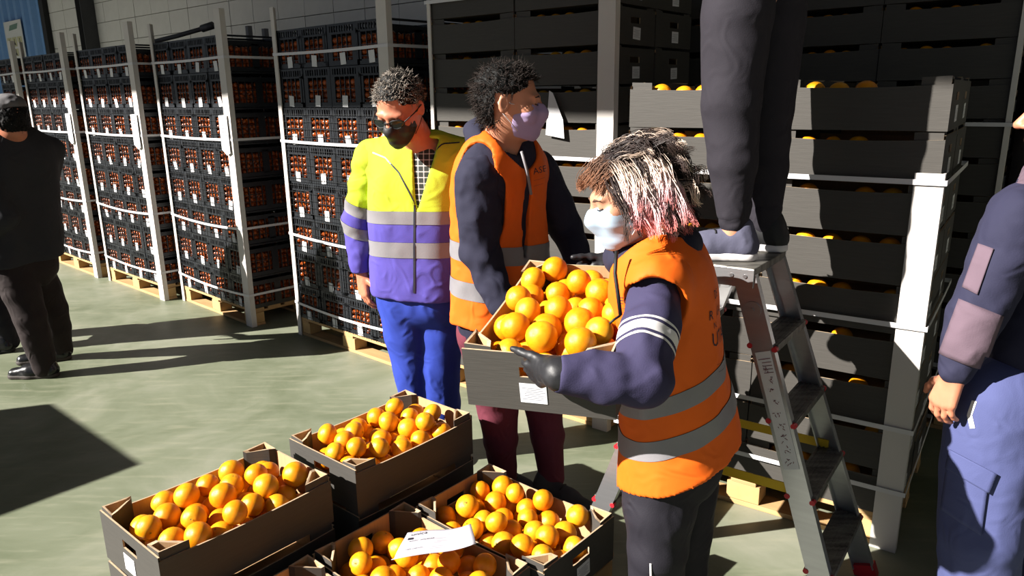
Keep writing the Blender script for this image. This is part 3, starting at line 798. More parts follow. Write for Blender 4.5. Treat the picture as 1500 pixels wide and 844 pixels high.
            if op == 'u':
                if k > 0: q_ = np.clip(0.5 + 0.5 * (A - d) / k, 0, 1); D[sl_] = A + (d - A) * q_ - k * q_ * (1 - q_)
                else: D[sl_] = np.minimum(A, d)
            else:
                e_ = d if op == 'i' else -d
                if k > 0: q_ = np.clip(0.5 - 0.5 * (A - e_) / k, 0, 1); D[sl_] = A + (e_ - A) * q_ + k * q_ * (1 - q_)
                else: D[sl_] = np.maximum(A, e_)
        # surface nets
        I = D < 0
        c = I[:-1, :-1, :-1].astype(np.int8)
        for dx, dy, dz in ((1,0,0),(0,1,0),(1,1,0),(0,0,1),(1,0,1),(0,1,1),(1,1,1)):
            c = c + I[dx:n[0] - 1 + dx, dy:n[1] - 1 + dy, dz:n[2] - 1 + dz]
        mix = (c > 0) & (c < 8); ii = np.nonzero(mix); m = len(ii[0])
        vid = np.full(mix.shape, -1, dtype=np.int64); vid[ii] = np.arange(m)
        acc = np.zeros((m, 3)); cnt = np.zeros(m)
        cor = [(0,0,0),(1,0,0),(0,1,0),(1,1,0),(0,0,1),(1,0,1),(0,1,1),(1,1,1)]
        val = {q_: D[ii[0] + q_[0], ii[1] + q_[1], ii[2] + q_[2]] for q_ in cor}
        for p in cor:
            for ax_ in range(3):
                if p[ax_]: continue
                q_ = list(p); q_[ax_] = 1; q_ = tuple(q_)
                a_, b_ = val[p], val[q_]; x = (a_ < 0) != (b_ < 0)
                t = np.where(x, a_ / np.where(np.abs(a_ - b_) < 1e-12, 1, a_ - b_), 0)
                pt = np.tile(NP(p, dtype=float), (m, 1)); pt[:, ax_] = t
                acc[x] += pt[x]; cnt[x] += 1
        V = (NP([ii[0], ii[1], ii[2]]).T + acc / np.maximum(cnt, 1)[:, None]) * h + lo
        F_ = []
        for ax_ in range(3):
            sl0 = [slice(None)] * 3; sl1 = [slice(None)] * 3; sl0[ax_] = slice(0, -1); sl1[ax_] = slice(1, None)
            a_, b_ = I[tuple(sl0)], I[tuple(sl1)]
            e_ = np.nonzero(a_ != b_); e_ = [q_.copy() for q_ in e_]
            o1, o2 = (ax_ + 1) % 3, (ax_ + 2) % 3
            ok = (e_[o1] > 0) & (e_[o2] > 0) & (e_[o1] < n[o1] - 1) & (e_[o2] < n[o2] - 1)
            e_ = [q_[ok] for q_ in e_]; fl = a_[tuple(e_)]
            def g_(d1, d2):
                r = [q_.copy() for q_ in e_]; r[o1] = r[o1] - d1; r[o2] = r[o2] - d2; return vid[tuple(r)]
            q4 = np.stack([g_(1, 1), g_(0, 1), g_(0, 0), g_(1, 0)], -1)
            q4[~fl] = q4[~fl][:, ::-1]
            F_.append(q4)
        return V, np.concatenate(F_)
def np_mesh(name, V, F_, m):
    me = bpy.data.meshes.new(name); me.vertices.add(len(V)); me.vertices.foreach_set('co', np.ascontiguousarray(V, dtype=np.float32).ravel())
    me.loops.add(len(F_) * 4); me.loops.foreach_set('vertex_index', F_.ravel().astype(np.int32))
    me.polygons.add(len(F_)); me.polygons.foreach_set('loop_start', (np.arange(len(F_)) * 4).astype(np.int32))
    me.update(calc_edges=True); me.validate()
    me.polygons.foreach_set('use_smooth', [True] * len(me.polygons))
    for q_ in (m if isinstance(m, (list, tuple)) else [m]): me.materials.append(q_)
    return me
def put(name, me, root, label=None):
    o_ = link(name, me, root); o_.matrix_parent_inverse = root.matrix_world.inverted() if False else Matrix.Translation(-root.location)
    if label: o_['label'] = label
    return o_
def relax(V, F_, it=2, lam=0.5):
    e_ = np.concatenate([F_[:, [0, 1]], F_[:, [1, 2]], F_[:, [2, 3]], F_[:, [3, 0]]])
    for _ in range(it):
        acc = np.zeros_like(V); cnt = np.zeros(len(V))
        np.add.at(acc, e_[:, 0], V[e_[:, 1]]); np.add.at(cnt, e_[:, 0], 1); np.add.at(acc, e_[:, 1], V[e_[:, 0]]); np.add.at(cnt, e_[:, 1], 1)
        V = V + lam * (acc / np.maximum(cnt, 1)[:, None] - V)
    return V
def skin(name, fld, m, root, label=None, it=1):
    V, F_ = fld.mesh(); V = relax(V, F_, it)
    return put(name, np_mesh(name, V, F_, m), root, label)
def banded(fld, planes, names, mats, root, labels=None, it=1, offs=None):
    """cuts one garment by planes [(co, no)] into successive pieces; piece i lies past i planes"""
    V, F_ = fld.mesh(); V = relax(V, F_, it)
    me = np_mesh('t', V, F_, mats[0]); bm = bmesh.new(); bm.from_mesh(me)
    for co, no in planes:
        bmesh.ops.bisect_plane(bm, geom=bm.verts[:] + bm.edges[:] + bm.faces[:], plane_co=Vector(co), plane_no=Vector(no), dist=1e-5)
    pl = [(Vector(c), Vector(n)) for c, n in planes]
    cls = {}
    for f in bm.faces:
        c = f.calc_center_median(); cls.setdefault(sum(1 for co, no in pl if (c - co).dot(no) > 0), []).append(f)
    bm.normal_update(); out = []
    for i in range(len(names)):
        vm = {}; vs = []; fs = []
        off = offs[i] if offs else 0
        for f in cls.get(i, []):
            t = []
            for v in f.verts:
                if v not in vm: vm[v] = len(vs); vs.append(v.co + v.normal * off)
                t.append(vm[v])
            fs.append(t)
        m2 = bpy.data.meshes.new(names[i]); m2.from_pydata(vs, [], fs); m2.materials.append(mats[i]); m2.polygons.foreach_set('use_smooth', [True] * len(fs))
        if fs: out.append(put(names[i], m2, root, labels[i] if labels else None))
    bm.free(); bpy.data.meshes.remove(me)
    return out
def bvh_of(objs):
    vs = []; fs = []
    for o_ in objs:
        b0 = len(vs); vs += [v.co.copy() for v in o_.data.vertices]; fs += [[b0 + i for i in p.vertices] for p in o_.data.polygons]
    return BVHTree.FromPolygons(vs, fs)
def ribbon(bvh, pts, dirs, width, root, name, m, off=0.002, n=24):
    """a strip laid on a surface: world points are projected along dirs"""
    P_ = [Vector(p) for p in pts]; d = Vector(dirs).normalized(); b_ = MB(); L_ = []
    seg = [(P_[i + 1] - P_[i]).length for i in range(len(P_) - 1)]; tot = sum(seg)
    for j in range(n + 1):
        s_ = tot * j / n; i = 0
        while i < len(seg) - 1 and s_ > seg[i]: s_ -= seg[i]; i += 1
        p = P_[i].lerp(P_[i + 1], s_ / seg[i]); t = (P_[i + 1] - P_[i]).normalized(); x = t.cross(d).normalized()
        row = []
        for e_ in (-1, 1):
            q = p + x * e_ * width / 2; hit = bvh.ray_cast(q - d * 0.4, d)
            row.append((hit[0] - d * off) if hit[0] is not None else None)
        if None not in row: L_.append(row)
    vs = [q for r in L_ for q in r] + [q + d * 0.004 for r in L_ for q in r]; k = len(L_) * 2
    fs = []
    for i in range(len(L_) - 1):
        a_ = i * 2; fs += [(a_, a_ + 1, a_ + 3, a_ + 2), (a_ + k, a_ + 2 + k, a_ + 3 + k, a_ + 1 + k), (a_, a_ + 2, a_ + 2 + k, a_ + k), (a_ + 1, a_ + 1 + k, a_ + 3 + k, a_ + 3)]
    if not fs: return None
    b_.add(vs, fs); return put(name, b_.mesh(name, m), root)
def text_on(bvh, txt, origin, xdir, ydir, size, d, root, name, m, off=0.0015, spacing=1.0):
    """flat lettering pressed onto a surface along direction d"""
    cu = bpy.data.curves.new('t', 'FONT'); cu.body = txt; cu.size = size; cu.resolution_u = 2; cu.space_character = spacing
    to = bpy.data.objects.new('t', cu); COL.objects.link(to)
    dg = bpy.context.evaluated_depsgraph_get(); me = bpy.data.meshes.new_from_object(to.evaluated_get(dg)); 
    bpy.data.objects.remove(to); bpy.data.curves.remove(cu)
    bm = bmesh.new(); bm.from_mesh(me); bmesh.ops.triangulate(bm, faces=bm.faces[:])
    bmesh.ops.subdivide_edges(bm, edges=[e_ for e_ in bm.edges if e_.calc_length() > size * 0.25], cuts=1)
    o0 = Vector(origin); xd = Vector(xdir); yd = Vector(ydir); d = Vector(d).normalized(); bad = []
    for v in bm.verts:
        p = o0 + xd * v.co.x + yd * v.co.y
        if bvh is None: v.co = p
        else:
            hit = bvh.ray_cast(p - d * 0.3, d)
            if hit[0] is None: bad.append(v)
            else: v.co = hit[0] - d * off
    bmesh.ops.delete(bm, geom=bad, context='VERTS'); bm.to_mesh(me); bm.free(); me.materials.clear(); me.materials.append(m); me.name = name
    return put(name, me, root)
class Frame:
    def __init__(s, c, fwd, up, sc=1.0):
        s.c = Vector(c); s.y = Vector(fwd).normalized(); u = Vector(up); s.x = s.y.cross(u).normalized(); s.z = s.x.cross(s.y); s.s = sc
        s.M = NP([[s.x[i], s.y[i], s.z[i]] for i in range(3)])
    def p(s, x, y, z): return s.c + (s.x * x + s.y * y + s.z * z) * s.s
    def v(s, x, y, z): return s.x * x + s.y * y + s.z * z
def head(f, H, neck=None, nr=0.054, ears=True):
    p, q = H.p, H.s; M = H.M
    f.ell(p(0, -.014, .034), NP([.076, .096, .086]) * q, M, k=.01)
    f.ell(p(0, .026, -.04), NP([.060, .066, .078]) * q, M, k=.04)
    f.ell(p(0, .062, -.094), NP([.026, .022, .02]) * q, M, k=.03)
    f.cone(p(0, .088, .012), p(0, .113, -.026), .009 * q, .0125 * q, k=.012)
    for e_ in (-1, 1):
        f.ell(p(e_ * .013, .098, -.030), NP([.009, .011, .008]) * q, M, k=.008)
        f.ell(p(e_ * .040, .064, -.022), NP([.024, .022, .022]) * q, M, k=.02)
        f.ell(p(e_ * .032, .102, .003), NP([.017, .013, .0095]) * q, M, k=.012, op='s')
        f.ell(p(e_ * .031, .079, .002), NP([.0135, .0125, .0105]) * q, M, k=.004)
        if ears:
            Re = NP(Matrix.Rotation(e_ * .35, 3, 'Z')); R2 = M @ Re
            f.ell(p(e_ * .079, -.012, -.004), NP([.008, .019, .031]) * q, R2, k=.006)
            f.ell(p(e_ * .088, -.009, -.002), NP([.007, .010, .019]) * q, R2, k=.005, op='s')
    f.ell(p(0, .078, .022), NP([.052, .018, .011]) * q, M, k=.016)
    f.ell(p(0, .086, -.058), NP([.022, .010, .006]) * q, M, k=.008); f.ell(p(0, .085, -.068), NP([.019, .010, .007]) * q, M, k=.006)
    if neck is not None: f.cone(p(0, -.022, -.055), neck, nr * q, (nr + .006) * q, k=.03)
    return f
def hand(f, w_, d, n, t, curl=(0.3, 0.4, 0.3), sc=1.0, r=.0085, thumb=(.55, .75, .25), k=.008, spread=1.0, tc=.35):
    """w_ wrist, d fingers' way, n palm side, t thumb side"""
    w_, d, n, t = Vector(w_), Vector(d).normalized(), Vector(n), Vector(t)
    n = (n - d * n.dot(d)).normalized(); t = (t - d * t.dot(d) - n * t.dot(n)).normalized()
    for i, (o_, ln, kl) in enumerate(((.029, .070, .084), (.0105, .079, .089), (-.009, .073, .086), (-.027, .057, .078))):
        kn = w_ + (d * kl + t * o_) * sc
        f.cone(w_ + t * o_ * .55 * sc + d * .01 * sc, kn, .0165 * sc, .0115 * sc, k=k * 1.4)
        p = kn; a_ = 0.0
        dd = (d + t * o_ * 1.5 * spread).normalized()
        for j, fr in enumerate((.46, .3, .24)):
            a_ += curl[j] if not isinstance(curl[j], (list, tuple)) else curl[j][i]
            q = p + (dd * math.cos(a_) + n * math.sin(a_)) * ln * fr * sc
            f.cone(p, q, (r - j * .0006) * sc, (r - (j + 1) * .0007) * sc, k=.0035); p = q
    b0 = w_ + (d * .022 + t * .020 + n * .004) * sc; dd = (d * thumb[0] + t * thumb[1] + n * thumb[2]).normalized()
    p = b0
    for j, (ln, rr) in enumerate(((.046, .0135), (.034, .0108), (.026, .0095))):
        q = p + dd * ln * sc; f.cone(p, q, rr * sc, (rr - .0015) * sc, k=.006); p = q; dd = (dd + (d * .5 + n * .5 - t * .4) * tc).normalized()
    return f
def shoe(root, heel, toe, m_up, m_sole, h=.10, w_=.045, sole_h=.026, up=(0, 0, 1), laces=True, m_lace=None, label=None):
    heel, toe, up = Vector(heel), Vector(toe), Vector(up); d = (toe - heel).normalized(); L_ = (toe - heel).length; sd = d.cross(up).normalized()
    f = Field(.0045)
    f.cone(heel + d * .035 + up * .05, heel + d * .05 + up * h, .036, .034, k=.02)
    f.cone(heel + d * .04 + up * .035, heel + d * (L_ * .55) + up * .035, .036, .042, k=.03)
    f.cone(heel + d * (L_ * .55) + up * .034, heel + d * (L_ - .04) + up * .026, .042, .036, k=.03)
    f.cone(heel + d * .05 + up * .075, heel + d * (L_ * .6) + up * .045, .034, .032, k=.02)
    f.cut(heel + up * sole_h * .8, -up); f.noise(.0012, 60)
    o_ = skin('shoe_upper', f, m_up, root, label)
    g_ = Field(.0045)
    g_.cone(heel + d * .036 + up * .012, heel + d * (L_ * .55) + up * .012, .039, .045, k=.02); g_.cone(heel + d * (L_ * .55) + up * .012, heel + d * (L_ - .038) + up * .014, .045, .039, k=.02)
    g_.cut(heel + up * sole_h, up, k=.004); g_.cut(heel, -up, k=.003)
    s_ = skin('shoe_sole', g_, m_sole, root)
    if laces:
        b_ = MB()
        for i in range(4):
            c = heel + d * (L_ * .46 + i * .021) + up * (.088 - i * .011)
            b_.tube([c - sd * .026 - up * .004, c - sd * .012 + up * .002, c + sd * .012 + up * .002 + d * .006, c + sd * .026 - up * .004 + d * .006], .0026, 5)
        put('laces', b_.mesh('laces', m_lace or m_sole, True), root)
def limb(f, pts, rs, k=.03): return f.chain(pts, rs, k)
def strands(name, roots, m, root_obj, r=.0011, sides=3):
    """roots: list of polylines with per strand colours -> one mesh with colour attribute"""
    vs = []; fs = []; cols = []
    for pl, cl in roots:
        o0 = len(vs); k = len(pl)
        for i, p in enumerate(pl):
            t = (pl[min(i + 1, k - 1)] - pl[max(i - 1, 0)]); t = t / (np.linalg.norm(t) + 1e-9)
            u = np.cross(t, NP([.3, .5, .8])); u /= np.linalg.norm(u) + 1e-9; v = np.cross(t, u); rr = r * (1.0 - .75 * (i / (k - 1)) ** 2)
            for j in range(sides):
                A = 2 * PI * j / sides; vs.append(p + (u * math.cos(A) + v * math.sin(A)) * rr); cols.append(cl[i])
        for i in range(k - 1):
            for j in range(sides):
                j2 = (j + 1) % sides; fs.append((o0 + i * sides + j, o0 + i * sides + j2, o0 + (i + 1) * sides + j2, o0 + (i + 1) * sides + j))
    me = np_mesh(name, NP(vs), NP(fs), m)
    ca = me.color_attributes.new('strand_colour', 'FLOAT_COLOR', 'POINT')
    ca.data.foreach_set('color', NP([(c[0], c[1], c[2], 1) for c in cols], dtype=np.float32).ravel())
    return put(name, me, root_obj)
def hair_mat(name, rough=.38):
    m = mat(name, (.1, .08, .06), rough, spec=.25); nt = m.node_tree
    at_ = nt.nodes.new('ShaderNodeAttribute'); at_.attribute_name = 'strand_colour'
    nt.links.new(at_.outputs['Color'], nt.nodes['Principled BSDF'].inputs['Base Color']); return m
def short_hair(H, root, keep, cols, n=1600, ln=.022, seed=1, curl=.5, cap_m=None, thick=.010, wave=.006, r=.0011):
    """close hair: a cap grown from the skull, plus separate short strands; keep(l)->bool in head coordinates"""
    q = H.s; M = H.M
    f = Field(.004); f.ell(H.p(0, -.014, .034), (NP([.076, .096, .086]) + thick * .7) * q, M); f.ell(H.p(0, -.035, -.01), (NP([.068, .062, .075]) + thick * .5) * q, M, k=.02)
    f.noise(wave, 55, 3.1); f.noise(wave * .6, 120, 1.7)
    V, F_ = f.mesh(); V = relax(V, F_, 1)
    loc = (V - NP(H.c)) @ M / q
    kv = NP([keep(l) for l in loc]); kf = kv[F_].all(1); F2 = F_[kf]; us = np.unique(F2); mp_ = -np.ones(len(V), int); mp_[us] = np.arange(len(us))
    cap = put('hair', np_mesh('hair', V[us], mp_[F2], cap_m), root)
    rr = np.random.RandomState(seed); C = V[us]; cen = NP(H.p(0, -.014, .02)); S_ = []
    for i in rr.randint(0, len(us), n):
        p = C[i]; nn = p - cen; nn /= np.linalg.norm(nn); l = (p - NP(H.c)) @ M / q
        fl = NP(H.v(0, .1 if l[2] > .06 else -.35, .25 if l[1] > .02 else -.35)) + rr.normal(0, curl, 3); d = nn * .30 + fl * .6; d /= np.linalg.norm(d)
        L_ = ln * rr.uniform(.6, 1.3); b2 = rr.normal(0, .6, 3) - nn * .5
        pl = [p - nn * .003 + d * L_ * t + b2 * L_ * .35 * t * t for t in (0, .4, .75, 1)]
        c = cols(l, rr); S_.append((pl, [c] * 4))
    strands('hair_strands', S_, cap_m, cap, r=r)
    return cap
m_skin = mat('fair_skin', srgb(214, 150, 118), 0.48, var=0.05, vscale=22, bump=0.06, bscale=260, sub=0.12, spec=0.4, bdist=.001)
m_skin2 = mat('tanned_skin', srgb(208, 134, 104), 0.46, var=0.07, vscale=24, bump=0.06, bscale=260, sub=0.12, spec=0.4, bdist=.001)
def mask_part(H, root, m, top=.006, tilt=.25, name='face_mask', back=.028, fold=True, puff=.0, loops=True, m_loop=None):
    q = H.s; M = H.M; f = Field(.003)
    f.ell(H.p(0, .026, -.04), NP([.0615, .068, .078]) * q, M, k=.01); f.ell(H.p(0, .062, -.092), NP([.030, .024, .022]) * q, M, k=.03)
    f.cone(H.p(0, .090, .002), H.p(0, .104, -.030), .011 * q, .016 * q, k=.02); f.cone(H.p(0, .104, -.030), H.p(0, .078, -.090), .016 * q, .020 * q, k=.03)
    for e_ in (-1, 1): f.ell(H.p(e_ * .038, .066, -.03), NP([.024, .023, .030]) * q, M, k=.02)
    f.offset(.002 + puff)
    f.cut(H.p(0, .1, top), H.v(0, tilt, 1)); f.cut(H.p(0, back, 0), H.v(0, -1, .25)); f.cut(H.p(0, .06, -.114), H.v(0, -.25, -1))
    if fold: f.noise(.0016, NP([12, 12, 95]), 2.0)
    o_ = skin(name, f, m, root)
    if loops:
        for e_ in (-1, 1):
            b_ = MB()
            b_.tube([H.p(e_ * .060, .034, -.005), H.p(e_ * .074, .010, -.003), H.p(e_ * .084, -.018, .016), H.p(e_ * .082, -.030, .0), H.p(e_ * .082, -.022, -.024), H.p(e_ * .070, .012, -.06), H.p(e_ * .056, .034, -.085)], .0015 * q, 5)
            put('ear_loop', b_.mesh('ear_loop', m_loop or m, True), root)
    return o_

def eyes(H, root, m_brow, sides=(-1, 1), m_lash=None):
    """lid line and brow of each eye, laid on the face"""
    for e_ in sides:
        b_ = MB(); b_.tube([H.p(e_ * .018, .0915, -.0015), H.p(e_ * .026, .0935, -.0035), H.p(e_ * .036, .0915, -.0035), H.p(e_ * .045, .0845, -.0005)], .0014 * H.s, 5); put('eyelashes', b_.mesh('eyelashes', m_lash or m_dark, True), root)
        b_ = MB(); b_.tube([H.p(e_ * .012, .0955, .0185), H.p(e_ * .028, .0945, .0235), H.p(e_ * .048, .0845, .0195)], [.0022 * H.s, .003 * H.s, .0014 * H.s], 6); put('eyebrow', b_.mesh('eyebrow', m_brow, True), root)
# ------------------------------------------------------------------ people
def cloth(name, c, rough=.85, bump=.25, bscale=320, var=.06, sheen=.0, fold=.5): return mat(name, c, rough, var=var, vscale=9, bump=bump, bscale=bscale, spec=.25, sheen=sheen, bdist=.002, fold=fold)
m_fluo = cloth('fluorescent_yellow_fleece', srgb(206, 226, 62)); m_purple = cloth('violet_blue_fleece', srgb(92, 82, 172))
m_refl = mat('grey_reflective_tape', srgb(140, 137, 141), .45, var=.05, vscale=14, bump=.1, bscale=200)
m_royal = cloth('royal_blue_cotton', srgb(50, 70, 168)); m_navy = cloth('navy_sweatshirt', srgb(62, 58, 88)); m_navyd = cloth('dark_navy_sweatshirt', srgb(44, 44, 62))
m_vest = mat('fluorescent_orange_mesh', srgb(255, 112, 22), .7, var=.04, vscale=7, bump=.15, bscale=400, spec=.3, bdist=.001, fold=.4)
m_maroon = cloth('maroon_trousers', srgb(112, 52, 66)); m_black = cloth('black_trousers', srgb(38, 36, 44), rough=.7); m_jog = cloth('faded_black_joggers', srgb(46, 43, 50))
m_glove = mat('black_rubber_glove', srgb(36, 36, 40), .5, bump=.2, bscale=300, bdist=.001)
m_hm_grey = hair_mat('grey_curly_hair', .6); m_hm_dark = hair_mat('dark_brown_hair', .7); m_hm_w = hair_mat('dyed_hair', .42)
m_maskb = mat('black_mask_cloth', srgb(34, 32, 34), .6); m_maskl = mat('lilac_mask', srgb(186, 164, 206), .75); m_maskw = mat('pale_blue_mask', srgb(176, 200, 220), .75)
m_dark = mat('matt_black', srgb(20, 20, 22), .6); m_white = mat('white_sole', srgb(232, 228, 228), .6)
m_brow = mat('brown_brow', srgb(88, 62, 48), .8)
m_zip = mat('zip_grey', srgb(66, 66, 78), .4, metal=.3)
sx_hair = lambda *c: srgb(*c)

# ---- man in yellow and violet jacket -------------------------------------------------
P1 = tag(empty('person', at(635, 672, 3.1) * 1.0), 'person in yellow and violet work jacket with black mask, looking down', 'person'); P1.location.z = 0
H1 = Frame(at(585, 158, 2.80), (-.30, -.80, -.52), (-.10, -.42, .9), 1.02)
nb = at(622, 224, 2.93)
S1 = Vector((.96, -.26, -.02))
sp = [at(618, 226, 2.94), at(615, 268, 2.95), at(614, 340, 2.99), at(613, 424, 3.02)]
rs_, re_, rw_ = at(546, 232, 3.00), at(525, 322, 3.06), at(530, 398, 3.04)
ls_, le_, lw_ = at(688, 230, 2.90), at(712, 320, 2.98), at(700, 400, 2.92)
f = Field(.0045); head(f, H1, neck=nb, nr=.056)
f.loft(sp[:3], S1, (.12, .15, .15), (.07, .09, .09)); f.chain([rs_, re_, rw_], [.045, .04, .028]); f.chain([ls_, le_, lw_], [.045, .04, .028]); f.cone(sp[0], rs_, .05, .045); f.cone(sp[0], ls_, .05, .045)
hand(f, rw_ + Vector((0, 0, -.005)), (.05, -.12, -1), (.75, .55, 0), (.25, -.95, 0), curl=(.35, .45, .3), sc=1.05)
f.noise(.0015, 70)
skin('body', f, m_skin2, P1)
# jacket torso with a V opening
f = Field(.007)
f.loft(sp, S1, (.13, .205, .205, .205), (.085, .125, .13, .128), k=.04)
f.cone(sp[0] + S1 * -.06, rs_, .075, .078, k=.05); f.cone(sp[0] + S1 * .06, ls_, .075, .078, k=.05)
nk = sp[0]
F1 = Vector((-.26, -.96, 0))
for a_ in range(20):   # stand-up collar, open at the throat
    A = -PI + 2 * PI * a_ / 20; B = A + 2 * PI / 20
    if abs((A + B) / 2) < .85: continue
    for lv in (0, 1):
        cr = lambda A: nk + S1 * ((.092 + .012 * lv) * math.sin(A)) + F1 * ((.082 + .012 * lv) * math.cos(A)) + Vector((-.005, -.01, .0 + .036 * lv - .03 * math.cos(A)))
        f.cone(cr(A), cr(B), .017, .017, k=.012)
f.ell(H1.p(0, .01, -.08), (.068, .078, .07), H1.M, k=.01, op='s')
vA, vB, vC = at(592, 190, 2.7), at(652, 190, 2.75), at(606, 300, 2.8)
vw = Vector((.0, 1, -.18))
def wedge(f, A, B, C, deep):
    pn = lambda p, q: (q - p).cross(vw).normalized()
    cen = (A + B + C) / 3; pls = []
    for p, q in ((A, B), (B, C), (C, A)):
        n_ = pn(p, q)
        if n_.dot(cen - p) > 0: n_ = -n_
        pls.append((p, n_))
    pls.append((deep, Vector((0, 1, 0)))); f.carve(pls, k=.006)
wedge(f, at(598, 195, 2.75), at(642, 195, 2.75), at(607, 305, 2.75), Vector((0, sp[0].y - .03, 0)))
f.cut(at(613, 428, 3.0), (0.02, .12, -1), k=.01)
f.noise(.007, NP([9, 9, 5]), 2.0); f.noise(.0035, NP([22, 22, 14]), 5.0)
up1 = Vector((0, .06, 1)).normalized()
def zt(px, py, Y): return at(px, py, Y)
pl = [(at(614, 378, 2.87), up1), (at(614, 355, 2.87), up1), (at(614, 328, 2.87), up1), (at(614, 309, 2.87), up1)]
J1 = banded(f, pl, ['lower_panel', 'reflective_band', 'middle_panel', 'reflective_band', 'yellow_panel'], [m_purple, m_refl, m_purple, m_refl, m_fluo], P1,
            ['violet lower jacket panel', 'grey reflective band', 'violet middle jacket panel', 'grey reflective band', 'fluorescent yellow upper jacket'], offs=[0, .002, 0, .002, 0])
bv1 = bvh_of(J1)
ribbon(bv1, [at(606, 300, 2.8), at(604, 360, 2.8), at(603, 432, 2.8)], vw, .008, P1, 'zipper', m_zip)
ribbon(bv1, [at(529, 214, 2.7), at(552, 224, 2.7), at(575, 248, 2.7), at(590, 275, 2.7), at(603, 300, 2.7)], vw, .005, P1, 'piping', m_zip)
ribbon(bv1, [at(672, 206, 2.8), at(645, 206, 2.75), at(626, 222, 2.72), at(614, 255, 2.72), at(607, 300, 2.72)], vw, .005, P1, 'piping', m_zip)
# plaid shirt in the opening
m_plaid = mat('dark_plaid_shirt', srgb(40, 44, 40), .8)
nt = m_plaid.node_tree; N = nt.nodes; Lk = nt.links
tcn = N.new('ShaderNodeTexCoord'); sepn = N.new('ShaderNodeSeparateXYZ'); Lk.new(tcn.outputs['Object'], sepn.inputs[0]); acc_ = None
for ch, fq in (('X', 46.0), ('Z', 46.0)):
    mm = N.new('ShaderNodeMath'); mm.operation = 'MULTIPLY'; mm.inputs[1].default_value = fq; Lk.new(sepn.outputs[ch], mm.inputs[0])
    fr_ = N.new('ShaderNodeMath'); fr_.operation = 'FRACT'; Lk.new(mm.outputs[0], fr_.inputs[0])
    gt = N.new('ShaderNodeMath'); gt.operation = 'GREATER_THAN'; gt.inputs[1].default_value = .82; Lk.new(fr_.outputs[0], gt.inputs[0])
    if acc_ is None: acc_ = gt
    else:
        ad = N.new('ShaderNodeMath'); ad.operation = 'ADD'; Lk.new(acc_.outputs[0], ad.inputs[0]); Lk.new(gt.outputs[0], ad.inputs[1]); acc_ = ad
rp = N.new('ShaderNodeValToRGB'); rp.color_ramp.elements[0].color = (*srgb(36, 40, 36), 1); rp.color_ramp.elements[1].color = (*srgb(205, 200, 195), 1)
hf = N.new('ShaderNodeMath'); hf.operation = 'MULTIPLY'; hf.inputs[1].default_value = .5; Lk.new(acc_.outputs[0], hf.inputs[0]); Lk.new(hf.outputs[0], rp.inputs['Fac']); Lk.new(rp.outputs['Color'], N['Principled BSDF'].inputs['Base Color'])
f = Field(.006); f.loft(sp[:3], S1, (.10, .17, .17), (.078, .112, .112), k=.04)
for a_ in range(10):
    A = 2 * PI * a_ / 10; B = 2 * PI * (a_ + 1) / 10
    o1 = lambda A: nk + S1 * (.066 * math.cos(A)) + Vector((-.008, -.018 - .056 * math.sin(A), .004 - .045 * math.sin(A)))
    f.cone(o1(A), o1(B), .014, .014, k=.015)
skin('plaid_shirt', f, m_plaid, P1)
f = Field(.006); f.cone(nb, nb + Vector((-.01, -.03, -.08)), .06, .07, k=.02); skin('undershirt', f, m_navyd, P1)
# sleeves with bands
f = Field(.006); f.chain([rs_, rs_.lerp(re_, .5), re_, re_.lerp(rw_, .5), rw_], [.078, .068, .064, .056, .040], k=.012)
f.chain([rw_.lerp(re_, .16), rw_.lerp(re_, .02)], [.045, .040], k=.02); f.cut(rw_ + Vector((0, 0, -.004)), rw_ - re_); f.noise(.006, NP([14, 14, 26]), 1.0); f.noise(.003, 34, 2.0)
ad = (rs_ - re_).normalized()
pa = at(524, 343, 2.86); 
banded(f, [(at(524, 345, 3.04), ad), (at(524, 328, 3.04), ad), (at(524, 311, 3.04), ad), (at(524, 293, 3.04), ad)], ['sleeve', 'reflective_band', 'sleeve', 'reflective_band', 'sleeve'], [m_purple, m_refl, m_purple, m_refl, m_fluo], P1, offs=[0, .002, 0, .002, 0])
f = Field(.007); f.chain([ls_, le_, lw_], [.078, .066, .045], k=.012); f.noise(.005, 18); banded(f, [(le_, Vector((0, 0, 1)))], ['sleeve', 'sleeve'], [m_purple, m_fluo], P1)
# trousers
def trousers(root, hips, knees, ankles, m, r=(.10, .078, .058), waist=None, ww=(.16, .12), side=S1, seed=0., h=.007, cut_z=None, name='trousers'):
    f = Field(h)
    if waist is not None: f.loft([waist, (hips[0] + hips[1]) / 2], side, (ww[0], ww[0] * 1.08), (ww[1], ww[1] * 1.05), k=.04)
    for hp, kn, an in zip(hips, knees, ankles):
        f.chain([hp, hp.lerp(kn, .5), kn, kn.lerp(an, .45), an], [r[0], (r[0] + r[1]) / 2 + .004, r[1], (r[1] + r[2]) / 2 + .003, r[2]], k=.012)
    f.noise(.005, NP([9, 9, 5]), 3.0 + seed); f.noise(-.0035, NP([15, 15, 9]), 7.0 + seed, ridged=True)
    if cut_z: f.cut(cut_z[0], cut_z[1])
    return skin(name, f, m, root)
trousers(P1, (at(588, 440, 3.04), at(646, 440, 3.06)), (at(606, 535, 3.06), at(643, 535, 3.05)), (at(624, 648, 3.12), at(650, 652, 3.10)), m_royal, waist=at(613, 405, 3.03), ww=(.175, .118), r=(.10, .088, .078))
b_ = MB(); b_.box(at(612, 431, 2.9), (.05, .006, .018)); put('belt_buckle', b_.mesh('belt_buckle', m_zip), P1)
for hx_, tx_ in ((622, 606), (652, 656)):
    hl = at(hx_, 665, 3.16); hl.z = 0; tl = hl + Vector(((tx_ - hx_) * .003, -.27, 0)); shoe(P1, hl, tl, m_dark, m_dark)
